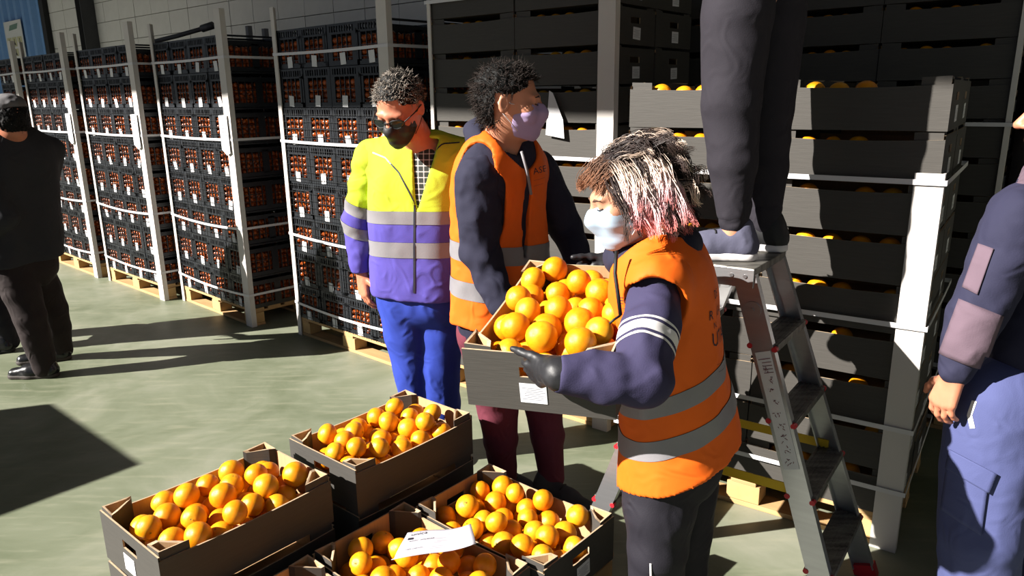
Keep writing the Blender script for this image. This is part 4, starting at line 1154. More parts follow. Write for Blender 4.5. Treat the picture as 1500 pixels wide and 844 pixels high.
kp1 = lambda l: (l[2] > .035 + .45 * (l[1] - .03) and not (l[1] > .066 and l[2] < .075)) and (l[2] > -.05 - .4 * max(0, l[1])) and not (abs(l[0]) > .06 and l[1] > -.035 and l[2] < .02)
short_hair(H1, P1, kp1, lambda l, rr: tuple(NP(srgb(120, 112, 104)) * rr.uniform(.5, 1.7)) if l[1] > -.03 or rr.rand() < .5 else tuple(NP(srgb(70, 62, 56)) * rr.uniform(.7, 1.3)), n=2600, ln=.019, curl=.8, cap_m=m_hm_grey, thick=.009, wave=.0045)
mask_part(H1, P1, m_maskb, top=-.004, tilt=.3)
def glasses(H, root, m):
    b_ = MB()
    for e_ in (-1, 1):
        c = [H.p(e_ * .034 + .026 * math.cos(A), .106 - .014 * abs(math.cos(A)) * (1 if e_ * math.cos(A) > 0 else 0), .000 + .017 * math.sin(A)) for A in [2 * PI * i / 16 for i in range(16)]]
        b_.tube(c, .0022 * H.s, 6, closed=True)
        b_.tube([H.p(e_ * .062, .094, .006), H.p(e_ * .078, .04, .008), H.p(e_ * .084, -.012, .010)], .0022 * H.s, 6)
    b_.tube([H.p(-.010, .110, .006), H.p(.010, .110, .006)], .0022 * H.s, 6)
    g_ = put('glasses', b_.mesh('glasses', m, True), root)
    lm = MB()
    for e_ in (-1, 1): lm.add([H.p(e_ * .034 + .025 * math.cos(A), .105 - .012 * abs(math.cos(A)) * (1 if e_ * math.cos(A) > 0 else 0), .016 * math.sin(A)) for A in [2 * PI * i / 16 for i in range(16)]], [tuple(range(16))])
    mg = mat('tinted_lens', srgb(40, 46, 44), .1, spec=.6); put('lenses', lm.mesh('lenses', mg), g_)
glasses(H1, P1, m_dark)

# ---- man in orange vest and dark hoodie, head in profile --------------------------------
P2 = tag(empty('person', at(780, 700, 2.75)), 'person in orange vest over dark hoodie with lilac mask, head turned right', 'person'); P2.location.z = 0
H2 = Frame(at(746, 150, 2.50), (.985, -.06, -.06), (-.04, 0, 1), 1.02)
F2v = Vector((.80, -.60, 0)); S2 = Vector((.60, .80, 0))      # S2 to his left
sp2 = [at(734, 226, 2.56), at(732, 275, 2.58), at(733, 370, 2.62), at(733, 475, 2.66)]
rs2, re2, rw2 = at(700, 262, 2.44), at(704, 372, 2.43), at(736, 448, 2.38)
ls2, le2, lw2 = at(788, 250, 2.74), at(830, 335, 2.78), at(852, 392, 2.66)
f = Field(.0045); head(f, H2, neck=sp2[0] + Vector((.01, 0, -.01)), nr=.056)
f.loft(sp2[:3], S2, (.1, .15, .14), (.06, .085, .08)); f.chain([rs2, re2, rw2], [.045, .04, .028]); f.chain([ls2, le2, lw2], [.045, .04, .028]); f.cone(sp2[0], rs2, .045, .045); f.cone(sp2[0], ls2, .045, .045)
hand(f, rw2, (.55, -.1, -.8), (.5, .7, 0), (.6, -.7, .3), sc=1.05); hand(f, lw2, (.4, -.6, -.5), (-.2, -.2, -1), (-.7, -.3, .1), sc=1.05)
skin('body', f, m_skin, P2)
f = Field(.0065); f.loft(sp2, S2, (.12, .175, .17, .18), (.08, .115, .115, .12), k=.04)
f.cone(sp2[0] - S2 * .05, rs2, .07, .07, k=.05); f.cone(sp2[0] + S2 * .05, ls2, .07, .07, k=.05)
for a_ in range(12):      # hood bunched round the neck
    A, B = 2 * PI * a_ / 12, 2 * PI * (a_ + 1) / 12
    hh = lambda A: sp2[0] + S2 * (.085 * math.sin(A)) + F2v * (.082 * math.cos(A)) + Vector((.0, 0, .030 - .055 * math.cos(A)))
    if math.cos((A + B) / 2) > .88: continue
    f.cone(hh(A), hh(B), .034 - .008 * math.cos(A), .034 - .008 * math.cos(B), k=.02)
f.ell(H2.p(0, -.02, -.115), (.062, .062, .09), k=.02, op='s')
f.noise(.006, 16, 1.0)
skin('hoodie', f, m_navyd, P2)
f = Field(.006); f.chain([rs2, rs2.lerp(re2, .5), re2, re2.lerp(rw2, .5), rw2], [.078, .073, .066, .058, .046], k=.012); f.cut(rw2 + (rw2 - re2).normalized() * .02, rw2 - re2); f.noise(.008, NP([14, 14, 24]), 4.0); f.noise(.004, 36, 2.)
skin('sleeve', f, m_navyd, P2)
f = Field(.007); f.chain([ls2, le2, lw2], [.075, .064, .045], k=.012); f.noise(.006, 18, 4.0); skin('sleeve', f, m_navyd, P2)
f = Field(.006); f.loft([sp2[0] + Vector((0, 0, -.03)), *sp2[1:3], at(731, 482, 2.65)], S2, (.14, .186, .196, .21), (.096, .126, .136, .15), k=.04)
f.cone(sp2[0] - S2 * .07, rs2 - S2 * -.03, .077, .077, k=.04); f.cone(sp2[0] + S2 * .07, ls2 + S2 * -.03, .077, .077, k=.04)
f.chain([rs2 + Vector((-.005, -.02, .07)), rs2 + Vector((.0, -.02, -.02)), rs2.lerp(re2, .55) + Vector((0, -.02, 0)), re2 + Vector((0, -.02, 0))], [.06, .088, .082, .06], k=.005, op='s')
f.chain([ls2 + Vector((0, 0, .07)), ls2.lerp(le2, .6)], [.07, .088], k=.012, op='s')
f.ell(sp2[0] + F2v * .06 + Vector((0, 0, .06)), (.10, .10, .12), k=.005, op='s')
fw = F2v; cz = at(770, 250, 2.5)
f.carve([(sp2[0] + F2v * .05 + S2 * .016, S2), (sp2[0] + F2v * .05 - S2 * .016, -S2), (sp2[0] + F2v * .05, -F2v), (sp2[2], Vector((0, 0, -1)))], k=.004)
f.cut(at(690, 472, 2.55), (.0, .10, -1)); f.noise(.007, NP([12, 12, 5]), 6.0); f.noise(.003, 28, 6.0)
u2 = Vector((.10, .03, 1)).normalized()
V2 = banded(f, [(at(735, 440, 2.5), u2), (at(735, 414, 2.5), u2), (at(735, 385, 2.5), u2), (at(735, 358, 2.5), u2)], ['vest_panel', 'reflective_band', 'vest_panel', 'reflective_band', 'vest_panel'], [m_vest, m_refl, m_vest, m_refl, m_vest], P2, offs=[0, .002, 0, .002, 0],
            labels=['orange vest', 'grey reflective band', 'orange vest', 'grey reflective band', 'orange vest'])
bv2 = bvh_of(V2)
vd2 = (at(792, 255, 2.6) - Vector((0, 0, CAMH))).normalized()
for i, (t_, s_) in enumerate((('ASE', .030), ('______', .014), ('_____', .014))):
    text_on(bv2, t_, at(782, 256 + i * 8, 2.58), (.93, .25, .22), (-.15, 0, 1), s_, vd2, P2, 'chest_print', m_ink)
b_ = MB(); b_.tube([at(764, 222, 2.42), at(772, 250, 2.44), at(778, 285, 2.45)], .005, 6); put('hood_cord', b_.mesh('hood_cord', m_refl, True), P2)
trousers(P2, (at(706, 485, 2.62), at(762, 485, 2.72)), (at(730, 600, 2.66), at(797, 592, 2.74)), (at(738, 698, 2.74), at(808, 698, 2.73)), m_maroon, waist=at(732, 455, 2.66), ww=(.155, .11), side=S2, seed=3., r=(.095, .075, .052))
m_shoe_g = cloth('grey_trainer', srgb(76, 74, 78))
hl = at(796, 722, 2.72); hl.z = 0; shoe(P2, hl - Vector((.035, -.03, 0)), hl + Vector((.20, -.16, 0)), m_shoe_g, m_dark, m_lace=m_dark, label='dark grey trainer')
hl = at(726, 722, 2.80); hl.z = 0; shoe(P2, hl, hl + Vector((.2, -.12, 0)), m_shoe_g, m_dark, m_lace=m_dark)
kp2 = lambda l: (l[2] > .01 + .55 * (l[1] + .01) or (l[1] < -.02 and l[2] > -.085)) and not (l[1] > .062 and l[2] < .07) and not (abs(l[0]) > .058 and -.04 < l[1] < .06 and l[2] < .025)
short_hair(H2, P2, kp2, lambda l, rr: tuple(NP(srgb(36, 29, 26)) * rr.uniform(.5, 1.5)), n=2600, ln=.026, curl=.4, cap_m=m_hm_dark, thick=.010, wave=.0045, seed=5)
mask_part(H2, P2, m_maskl, top=.002, tilt=.15, m_loop=m_white); eyes(H2, P2, m_dark)

# ---- woman carrying the box -----------------------------------------------------------
P3 = tag(empty('person', at(985, 940, 1.86)), 'person with pink-blonde hair in orange vest carrying a box of oranges', 'person'); P3.location.z = 0
H3 = Frame(at(922, 287, 1.80), (-.95, -.13, -.30), (-.28, 0, .95), .96)
F3 = Vector((-.95, .31, 0)); S3 = Vector((-.31, -.95, 0))     # S3 to her left, towards the camera
sp3 = [at(962, 378, 1.84), at(972, 430, 1.85), at(984, 540, 1.86), at(994, 640, 1.87), at(998, 712, 1.87)]
ls3, le3, lw3 = at(962, 420, 1.68), at(940, 556, 1.50), at(826, 546, 1.48)
rs3, re3, rw3 = at(980, 388, 2.02), at(985, 420, 2.18), at(908, 384, 2.17)
f = Field(.0042); head(f, H3, neck=sp3[0] + Vector((0, 0, -.01)), nr=.048)
f.loft(sp3[:4], S3, (.09, .13, .12, .13), (.055, .075, .075, .08)); f.chain([ls3, le3, le3.lerp(lw3, .55)], [.04, .035, .028]); f.chain([rs3, re3, re3.lerp(rw3, .55)], [.04, .035, .028]); f.cone(sp3[0], ls3, .04, .04); f.cone(sp3[0], rs3, .04, .04)
skin('body', f, mat('pale_skin', srgb(206, 150, 120), .45, var=.04, vscale=22, sub=.12, spec=.4), P3)
# gloves
hn = HB @ Vector((-BL / 2, 0, 0.105)); hf_ = HB @ Vector((BL / 2, 0, 0.105))
bxu = (HB.to_3x3() @ Vector((0, 0, 1))); bxl = (HB.to_3x3() @ Vector((1, 0, 0))); bxs = (HB.to_3x3() @ Vector((0, 1, 0)))
f = Field(.0035)
gd = Vector((-.60, .66, -.40)); wr = at(816, 541, 1.50)
hand(f, wr, gd, Vector((.35, .9, .1)), Vector((-.1, 0, 1)), curl=(.55, .55, .4), sc=.93, r=.0104, thumb=(.88, .62, -.05), tc=.10, spread=.1)
f.cone(lw3 + Vector((.03, 0, 0)), lw3 + Vector((-.01, .0, -.003)), .034, .033, k=.02); f.cone(lw3 + Vector((-.01, .0, -.003)), wr + gd * .03, .033, .028, k=.02); f.noise(.0012, 90)
skin('glove', f, m_glove, P3, 'black rubber glove')
f = Field(.0035); wr2 = at(901, 382, 2.175); gd2 = Vector((-.90, .02, -.30))
hand(f, wr2, gd2, -bxl, bxu, curl=(.7, 1.1, .8), sc=.98, r=.0102, thumb=(.88, .38, .1), tc=.06, spread=.3)
for dx in (-7, 6): f.chain([at(878 + dx, 388, 2.165), at(872 + dx, 404, 2.16), at(866 + dx, 411, 2.085)], [.0105, .0105, .0095], k=.006)
f.cone(rw3 + Vector((.02, 0, 0)), wr2 + gd2 * .03, .030, .026, k=.02); f.noise(.0012, 90)
skin('glove', f, m_glove, P3, 'black rubber glove')
# sweatshirt: torso, hood, sleeves
f = Field(.0065); f.loft(sp3[:4], S3, (.11, .16, .15, .16), (.07, .105, .11, .12), k=.04); f.cone(sp3[0] + S3 * .05, ls3, .062, .05, k=.04); f.cone(sp3[0] - S3 * .05, rs3, .062, .055, k=.04)
for a_ in range(12):
    A, B = 2 * PI * a_ / 12, 2 * PI * (a_ + 1) / 12
    hh = lambda A: sp3[0] + S3 * (.082 * math.sin(A)) + F3 * (.085 * math.cos(A) + .01) + Vector((0, 0, .018 - .022 * math.cos(A)))
    f.cone(hh(A), hh(B), .036, .036, k=.02)
f.noise(.007, 20, 2.); skin('hoodie', f, m_navyd, P3)
f = Field(.0055); f.chain([ls3 + Vector((0, .01, -.02)), ls3.lerp(le3, .5), le3, le3.lerp(lw3, .45), lw3], [.062, .066, .062, .056, .040], k=.012)
f.chain([lw3, lw3.lerp(le3, .1)], [.040, .041], k=.01); f.cut(lw3 + (lw3 - le3).normalized() * .016, lw3 - le3)
f.noise(.008, NP([18, 18, 20]), 3.0); f.noise(.004, NP([36, 36, 30]), 1.0)
ud = (ls3 - le3).normalized(); st_ = lambda y: (at(958, y, 1.56), ud)
banded(f, [st_(520), st_(514), st_(507), st_(487), st_(481), st_(476)], ['sleeve', 'white_stripe', 'sleeve', 'white_stripe', 'sleeve', 'white_stripe', 'sleeve'], [m_navy, m_white, m_navy, m_white, m_navy, m_white, m_navy], P3, offs=[0, .001, 0, .001, 0, .001, 0])
f = Field(.006); f.chain([rs3, re3, rw3], [.07, .06, .042], k=.012); f.noise(.006, 22, 5.); skin('sleeve', f, m_navyd, P3)
b_ = MB(); b_.tube([at(903, 368, 1.70), at(901, 400, 1.68), at(905, 430, 1.665), at(909, 462, 1.66)], .0045, 6); b_.tube([at(909, 462, 1.66), at(900, 468, 1.655), at(893, 474, 1.65)], .003, 5); put('hood_cord', b_.mesh('hood_cord', m_dark, True), P3)
# vest
f = Field(.0055); f.loft([sp3[0] + Vector((0, 0, .0)), *sp3[1:]], S3, (.125, .185, .19, .205, .215), (.088, .125, .135, .152, .158), k=.04)
f.cone(sp3[0] + S3 * .06, ls3 + S3 * -.005 + Vector((0, 0, .0)), .075, .078, k=.05); f.cone(sp3[0] - S3 * .06, rs3 - S3 * -.02, .075, .07, k=.05)
f.chain([ls3 + S3 * .075 + Vector((0, 0, -.005)), ls3 + S3 * .05 + Vector((0, 0, -.05)), ls3.lerp(le3, .62) + S3 * .055, le3 + S3 * .05], [.05, .085, .088, .05], k=.006, op='s')
f.chain([rs3 - S3 * .09, rs3.lerp(re3, .6) - S3 * .06], [.075, .088], k=.012, op='s')
f.ell(sp3[0] + F3 * .07 + Vector((0, 0, .075)), (.115, .115, .115), k=.012, op='s'); f.ell(sp3[0] + Vector((0, 0, .10)), (.095, .095, .09), k=.012, op='s')
f.carve([(sp3[0] + F3 * .05 + S3 * .012, S3), (sp3[0] + F3 * .05 - S3 * .012, -S3), (sp3[0] + F3 * .05, -F3)], k=.004)
hemn = Vector((.50, .0, -1)).normalized()
f.cut(at(940, 735, 1.70), hemn); f.noise(.008, NP([10, 10, 4]), 8.0); f.noise(.004, NP([22, 22, 12]), 3.0)
ub = Vector((-.42, .0, 1)).normalized()
V3 = banded(f, [(at(950, 677, 1.69), ub), (at(950, 648, 1.69), ub), (at(950, 614, 1.69), ub), (at(950, 587, 1.69), ub)], ['vest_panel', 'reflective_band', 'vest_panel', 'reflective_band', 'vest_panel'], [m_vest, m_refl, m_vest, m_refl, m_vest], P3, offs=[0, .002, 0, .002, 0],
            labels=['orange vest', 'grey reflective band', 'orange vest', 'grey reflective band', 'orange vest'])
bv3 = bvh_of(V3)
bd = -F3
for i, (t_, s_, dx, dz) in enumerate((('     DE', .030, .0, .0), ('R   GAL', .034, .0, -.045), ('N.', .022, .02, -.07), ('UTAR', .05, .01, -.115), ('__________', .020, .02, -.160), ('________', .020, .02, -.178))):
    text_on(bv3, t_, sp3[1] - F3 * .1 + S3 * (.115 - dx) + Vector((0, 0, .015 + dz)), tuple(-S3 * .9), (0, 0, 1), s_, -bd, P3, 'back_print', m_ink, off=.0018)
for i, t_ in enumerate(('EG', '___', '___')):
    text_on(bv3, t_, at(905, 445 + i * 6, 1.66), (.96, -.25, 0), (0, 0, 1), .024 if i == 0 else .014, (at(908, 445, 1.66) - Vector((0, 0, CAMH))).normalized(), P3, 'chest_print', m_ink)
trousers(P3, (at(968, 680, 1.80), at(1000, 660, 1.97)), (at(962, 800, 1.78), at(1000, 775, 1.95)), (at(962, 930, 1.80), at(995, 900, 1.97)), m_black, r=(.105, .082, .06), waist=at(992, 640, 1.87), ww=(.15, .11), side=S3, seed=5.)
b_ = MB(); b_.tube([at(953, 826, 1.695), at(954, 870, 1.70)], .003, 5); put('side_piping', b_.mesh('side_piping', m_white), P3)
for dx, Y in ((0, 1.80), (.02, 1.97)):
    hl = at(985, 940, 1.86); hl = Vector((.42 + dx, Y, 0)); shoe(P3, hl, hl + Vector((-.24, .05, 0)), m_dark, m_white)
mask_part(H3, P3, m_maskw, top=.000, tilt=.12, m_loop=m_white); eyes(H3, P3, m_brow)
# wind-blown hair: cap plus locks of strands
q3, M3 = H3.s, H3.M
f = Field(.0045); f.ell(H3.p(0, -.018, .036), (.080, .100, .086), M3); f.ell(H3.p(0, -.05, -.03), (.072, .058, .08), M3, k=.03); f.noise(.004, 40, 2.); f.noise(.003, 90, 1.)
V, F_ = f.mesh(); loc = (V - NP(H3.c)) @ M3 / q3
kv = NP([(l[2] > .052 + .6 * max(0, l[1] - .03)) or (l[1] < -.005 and l[2] > -.085) for l in loc])
F2_ = F_[kv[F_].all(1)]; us = np.unique(F2_); mp_ = -np.ones(len(V), int); mp_[us] = np.arange(len(us))
cap = put('hair', np_mesh('hair', V[us], mp_[F2_], mat('brown_hair_base', srgb(52, 42, 40), .6, spec=.2)), P3)
rr = np.random.RandomState(12); SL = []
cB, cD, cBl, cP, cS, cF = [NP(srgb(*c)) for c in ((78, 62, 54), (46, 38, 38), (226, 202, 184), (212, 168, 188), (232, 132, 120), (132, 90, 66))]
HC = NP(H3.c); lx, ly, lz = NP(H3.x), NP(H3.y), NP(H3.z); WX, WZ = NP([1., 0, 0]), NP([0, 0, 1.])
def lock(l0, d0, tgt, pull, L_, kind, n=24, amp=.010, wl=2.2, rad=.008, puff=1.0):
    """a lock of n strands; l0 root and directions in head coordinates except tgt (world)"""
    p0 = HC + M3 @ NP(l0) * q3; d = M3 @ NP(d0, dtype=float); d /= np.linalg.norm(d); K = 11; cen = [p0]
    ph = rr.rand() * 6.3; a1 = np.cross(d, WZ + .2); a1 /= np.linalg.norm(a1)
    for j in range(1, K):
        d = d + tgt * pull / (K - 1) * 2.2; d /= np.linalg.norm(d)
        t = j / (K - 1); q = cen[-1] + d * L_ / (K - 1)
        rl = (q - HC) @ M3 / q3; e_ = NP([rl[0] / (.084 * puff), (rl[1] + .016) / (.104 * puff), (rl[2] - .03) / (.094 * puff)]); m_ = np.linalg.norm(e_)
        if m_ < 1: q = HC + M3 @ (NP([0, -.016, .03]) + (rl - NP([0, -.016, .03])) / m_) * q3
        cen.append(q)
    cen = NP(cen); lt = rr.uniform(.8, 1.15)
    for s_ in range(n):
        o0 = rr.normal(0, 1, 3) * rad; pl = []; jt = rr.uniform(.85, 1.08); f2 = rr.normal(0, .35); tn = lt * rr.uniform(.75, 1.25)
        for j in range(K):
            t = j / (K - 1); b2 = np.cross(a1, cen[min(j + 1, K - 1)] - cen[max(j - 1, 0)]); b2 /= np.linalg.norm(b2) + 1e-9
            wv = a1 * math.sin(ph + f2 + t * wl * 3.1) + b2 * math.cos(ph + f2 + t * wl * 3.1)
            c0_ = cen[0] + (cen[j] - cen[0]) * 1.0
            pl.append(c0_ + wv * amp * t * jt + o0 * (1 - .55 * t) + rr.normal(0, .0008, 3))
        cl = []
        for j in range(K):
            t = j / (K - 1)
            if kind == 'fringe': c = cB * (1 - t) + cF * t
            elif kind == 'light':
                u = min(1, t * 3.2); c = cB * (1 - u) + cBl * u; w2 = max(0, (t - .35) / .65); c = c * (1 - w2) + cP * w2; w3 = max(0, (t - .72) / .28); c = c * (1 - w3) + cS * w3
            elif kind == 'streak': u = min(1, t * 2); c = cD * (1 - u) + cBl * .8 * u
            else: c = cD * (1 - .4 * t) + cB * .4 * t
            cl.append(tuple(np.clip(c * tn, 0, 1)))
        SL.append((pl, cl))
for i in range(26):      # fringe over the forehead
    x = rr.uniform(-.062, .055); lock((x, .040 + rr.uniform(-.02, .02), .105 - abs(x) * .5), (x * 4, 1.0, .1), -WZ, .75, rr.uniform(.050, .074), 'fringe', amp=.005, rad=.006)
for i in range(62):      # camera side, bleached and pink
    y = rr.uniform(-.075, .045); z = rr.uniform(.05, .10); lock((-.045 - rr.uniform(0, .02), y, z), (-.8, -.15 + rr.normal(0, .2), -.35), -WZ * 1.0 - ly * .25, 1.0, rr.uniform(.12, .175), 'light' if rr.rand() < .8 else 'dark', amp=rr.uniform(.006, .013), rad=.008)
for i in range(30):      # crown, sweeping back
    lock((rr.uniform(-.06, .05), rr.uniform(-.06, .03), .112 + rr.uniform(-.015, .0)), (rr.normal(-.2, .4), -.6, .55), WX * .6 - WZ * .75, .8, rr.uniform(.08, .12), 'dark' if rr.rand() < .75 else 'streak', amp=rr.uniform(.008, .016), rad=.007, puff=1.06)
for i in range(58):      # back, tousled by the wind
    lock((rr.uniform(-.065, .065), -.095 + rr.uniform(-.01, .03), rr.uniform(-.04, .09)), (rr.normal(-.25, .4), -1, rr.normal(.15, .35)), WX * .1 - WZ * .85, .9, rr.uniform(.055, .10), 'dark' if rr.rand() < .66 else ('streak' if rr.rand() < .7 else 'light'), amp=rr.uniform(.008, .018), rad=.007, puff=1.08)
for i in range(26):      # low back and nape
    lock((rr.uniform(-.075, .03), -.07 + rr.uniform(-.02, .05), rr.uniform(-.05, .02)), (-.5, -.6, -.5), -WZ, .8, rr.uniform(.07, .11), 'light' if rr.rand() < .5 else 'dark', amp=.009, rad=.008, puff=1.05)
for i in range(26):      # far side
    lock((.055, rr.uniform(-.07, .03), rr.uniform(.05, .09)), (.8, 0, -.3), -WZ, 1.0, rr.uniform(.11, .16), 'dark', amp=.009, rad=.008, n=14)
strands('hair_strands', SL, m_hm_w, cap, r=.0011)
# ---- person standing on the ladder (legs in view) -----------------------------------------
P4 = tag(empty('person', (LX, LY, LZ + .012)), 'person in faded black joggers and blue-grey trainers standing on the ladder', 'person')
an1, an2 = at(1075, 318, 2.23), at(1120, 322, 2.36)
kn1, kn2 = at(1070, 150, 2.24), at(1122, 165, 2.39)
hp1, hp2 = at(1092, -110, 2.27), at(1140, -110, 2.42)
S4 = Vector((-.50, -.86, 0)); F4 = Vector((-.86, .50, 0))
f = Field(.006)
for a_, k_, h_ in ((an1, kn1, hp1), (an2, kn2, hp2)):
    f.chain([h_, h_.lerp(k_, .5), k_, k_.lerp(a_, .5), a_.lerp(k_, .06)], [.108, .098, .084, .072, .050], k=.012)
f.noise(.004, NP([9, 9, 5]), 3.0); f.noise(-.003, NP([15, 15, 12]), 7.0, ridged=True)
skin('joggers', f, m_jog, P4)
for a_ in (an1, an2):
    f = Field(.005); f.cone(a_ + Vector((0, 0, .035)), a_ + Vector((0, 0, -.012)), .052, .044, k=.01); f.noise(.002, 60); skin('ankle_cuff', f, m_jog, P4)
f = Field(.005)
for a_ in (an1, an2): f.cone(a_ + Vector((0, 0, .06)), Vector((a_.x - .0, a_.y, LZ + .05)), .034, .036, k=.01)
tp = (hp1 + hp2) / 2
f.chain([tp + Vector((0, 0, .1)), tp + Vector((0, 0, .45))], [.1, .09], k=.012); H4 = Frame(tp + Vector((-.06, .02, .72)), F4, (0, 0, 1), 1.0); head(f, H4, neck=tp + Vector((0, 0, .5)))
f.chain([tp + Vector((0, 0, .44)) + S4 * .17, tp + Vector((-.1, .05, .2)) + S4 * .22, tp + Vector((-.32, .2, .2)) + S4 * .16], [.04, .035, .03]); f.chain([tp + Vector((0, 0, .44)) - S4 * .17, tp + Vector((-.1, .05, .2)) - S4 * .22, tp + Vector((-.32, .2, .2)) - S4 * .16], [.04, .035, .03])
for e_ in (-1, 1): hand(f, tp + Vector((-.32, .2, .2)) + S4 * .16 * e_, F4, (0, 0, -1), S4 * -e_)
f.chain([tp + Vector((0, 0, .1)), kn1, an1], [.08, .04, .03]); f.chain([tp + Vector((0, 0, .1)), kn2, an2], [.08, .04, .03])
skin('body', f, m_skin, P4)
f = Field(.01); f.loft([tp + Vector((0, 0, .5)), tp + Vector((0, 0, .4)), tp + Vector((0, 0, .18)), tp + Vector((0, 0, -.06))], S4, (.12, .19, .18, .18), (.08, .12, .12, .125), k=.04)
for e_ in (-1, 1): f.chain([tp + Vector((0, 0, .44)) + S4 * .17 * e_, tp + Vector((-.1, .05, .2)) + S4 * .22 * e_, tp + Vector((-.31, .19, .2)) + S4 * .16 * e_], [.07, .06, .045], k=.012)
skin('jumper', f, m_navyd, P4)
short_hair(H4, P4, lambda l: l[2] > .01 + .5 * l[1] or l[1] < -.02, lambda l, rr: tuple(NP(srgb(50, 40, 34)) * rr.uniform(.6, 1.5)), n=500, cap_m=m_hm_dark)
m_shoe_b = cloth('blue_grey_knit_trainer', srgb(92, 92, 112), bscale=160)
for a_, dd in ((an1, Vector((-.90, .20, 0))), (an2, Vector((-.88, .35, 0)))):
    dd.normalize(); hl = Vector((a_.x, a_.y, LZ + .0125)) - dd * .075; shoe(P4, hl, hl + dd * .275, m_shoe_b if a_ is an1 else m_dark, m_white, h=.10, m_lace=m_dark, label='blue-grey trainer with white sole' if a_ is an1 else None)

# ---- person at the right edge --------------------------------------------------------------
P5 = tag(empty('person', at(1480, 960, 1.95)), 'person in navy jumper with mauve patches and blue cargo trousers, right edge', 'person'); P5.location.z = 0
S5 = Vector((-.55, -.83, 0)); F5 = Vector((-.83, .55, 0))
ls5, le5, lw5 = at(1496, 318, 1.93), at(1432, 455, 1.90), at(1398, 548, 1.88)
sp5 = [at(1560, 262, 2.05), at(1553, 330, 2.04), at(1530, 460, 2.02), at(1512, 560, 2.00)]
H5 = Frame(at(1572, 168, 2.03), F5, (0, 0, 1), 1.05)
f = Field(.0045); head(f, H5, neck=sp5[0]); f.loft(sp5[:3], S5, (.1, .15, .14), (.06, .09, .09)); f.chain([ls5, le5, lw5], [.045, .04, .03]); f.cone(sp5[0], ls5, .045, .045)
hand(f, lw5, (-.22, .05, -1), (.9, .3, 0), (-.3, .95, 0), curl=(.4, .5, .4), sc=1.05); skin('body', f, m_skin2, P5)
m_jump = cloth('navy_knit_jumper', srgb(46, 46, 68), bscale=220); m_patch = cloth('mauve_patch', srgb(108, 90, 102)); m_cargo = cloth('blue_cargo_cotton', srgb(80, 86, 130))
f = Field(.0065); f.loft(sp5, S5, (.13, .2, .195, .19), (.085, .13, .13, .13), k=.04); f.cone(sp5[0] + S5 * .06, ls5, .075, .08, k=.05); f.cone(sp5[0] - S5 * .06, sp5[0] - S5 * .19, .075, .08, k=.05)
f.cut(at(1470, 556, 1.9), (-.05, .2, -1)); f.noise(.006, 13, 3.); f.noise(.003, 34, 3.)
banded(f, [(at(1490, 272, 1.9), Vector((0, 0, 1)))], ['jumper', 'shoulder_patch'], [m_jump, m_patch], P5, ['navy knitted jumper', 'mauve shoulder patch'])
f = Field(.0055); f.chain([ls5, ls5.lerp(le5, .5), le5, le5.lerp(lw5, .5), lw5.lerp(le5, .06)], [.084, .076, .070, .060, .044], k=.012); f.noise(.005, 16, 6.); f.noise(.003, 40, 1.)
sl5 = skin('sleeve', f, m_jump, P5); bv5 = bvh_of([sl5]); dv5 = (at(1430, 430, 1.9) - Vector((0, 0, CAMH))).normalized()
def patch(bv, corners, d, root, name, m, n=12, off=.003):
    A, B, C, D = [Vector(c) for c in corners]; vs = []; ok = {}
    for i in range(n + 1):
        for j in range(n + 1):
            p = A.lerp(B, i / n).lerp(D.lerp(C, i / n), j / n); h_ = bv.ray_cast(p - d * .4, d)
            if h_[0] is not None: ok[(i, j)] = len(vs); vs.append(h_[0] - d * off)
    fs = [(ok[(i, j)], ok[(i + 1, j)], ok[(i + 1, j + 1)], ok[(i, j + 1)]) for i in range(n) for j in range(n) if all(k in ok for k in ((i, j), (i + 1, j), (i + 1, j + 1), (i, j + 1)))]
    if not fs: return
    b_ = MB(); b_.add(vs, fs); me = b_.mesh(name, m, True); o_ = put(name, me, root); o_.modifiers.new('solid', 'SOLIDIFY').thickness = .003; return o_
patch(bv5, (at(1434, 352, 1.8), at(1457, 362, 1.8), at(1432, 432, 1.8), at(1409, 420, 1.8)), dv5, P5, 'sleeve_patch', m_patch)
patch(bv5, (at(1404, 438, 1.8), at(1470, 464, 1.8), at(1440, 545, 1.8), at(1373, 522, 1.8)), dv5, P5, 'elbow_patch', m_patch)
tr5 = trousers(P5, (at(1462, 590, 1.93), at(1545, 590, 2.05)), (at(1436, 780, 1.88), at(1540, 770, 2.02)), (at(1428, 930, 1.90), at(1545, 930, 2.05)), m_cargo, r=(.128, .108, .085), waist=at(1508, 578, 1.99), ww=(.165, .112), side=S5, seed=9.)
bt5 = bvh_of([tr5]); dt5 = (at(1430, 690, 1.85) - Vector((0, 0, CAMH))).normalized()
patch(bt5, (at(1387, 655, 1.7), at(1462, 695, 1.7), at(1450, 725, 1.7), at(1380, 685, 1.7)), dt5, P5, 'pocket_flap', m_cargo, off=.010)
patch(bt5, (at(1383, 678, 1.7), at(1448, 715, 1.7), at(1438, 790, 1.7), at(1372, 752, 1.7)), dt5, P5, 'cargo_pocket', m_cargo, off=.006)
ribbon(bt5, [at(1427, 577, 1.7), at(1419, 600, 1.7), at(1424, 622, 1.7)], dt5, .012, P5, 'pocket_lining', m_white)
for hx_ in (1445, 1560):
    hl = at(hx_, 950, 1.95); hl.z = 0; shoe(P5, hl, hl + F5 * .28, m_dark, m_dark)
short_hair(H5, P5, lambda l: l[2] > .01 + .5 * l[1] or l[1] < -.02, lambda l, rr: tuple(NP(srgb(50, 40, 34)) * rr.uniform(.6, 1.5)), n=500, cap_m=m_hm_dark)

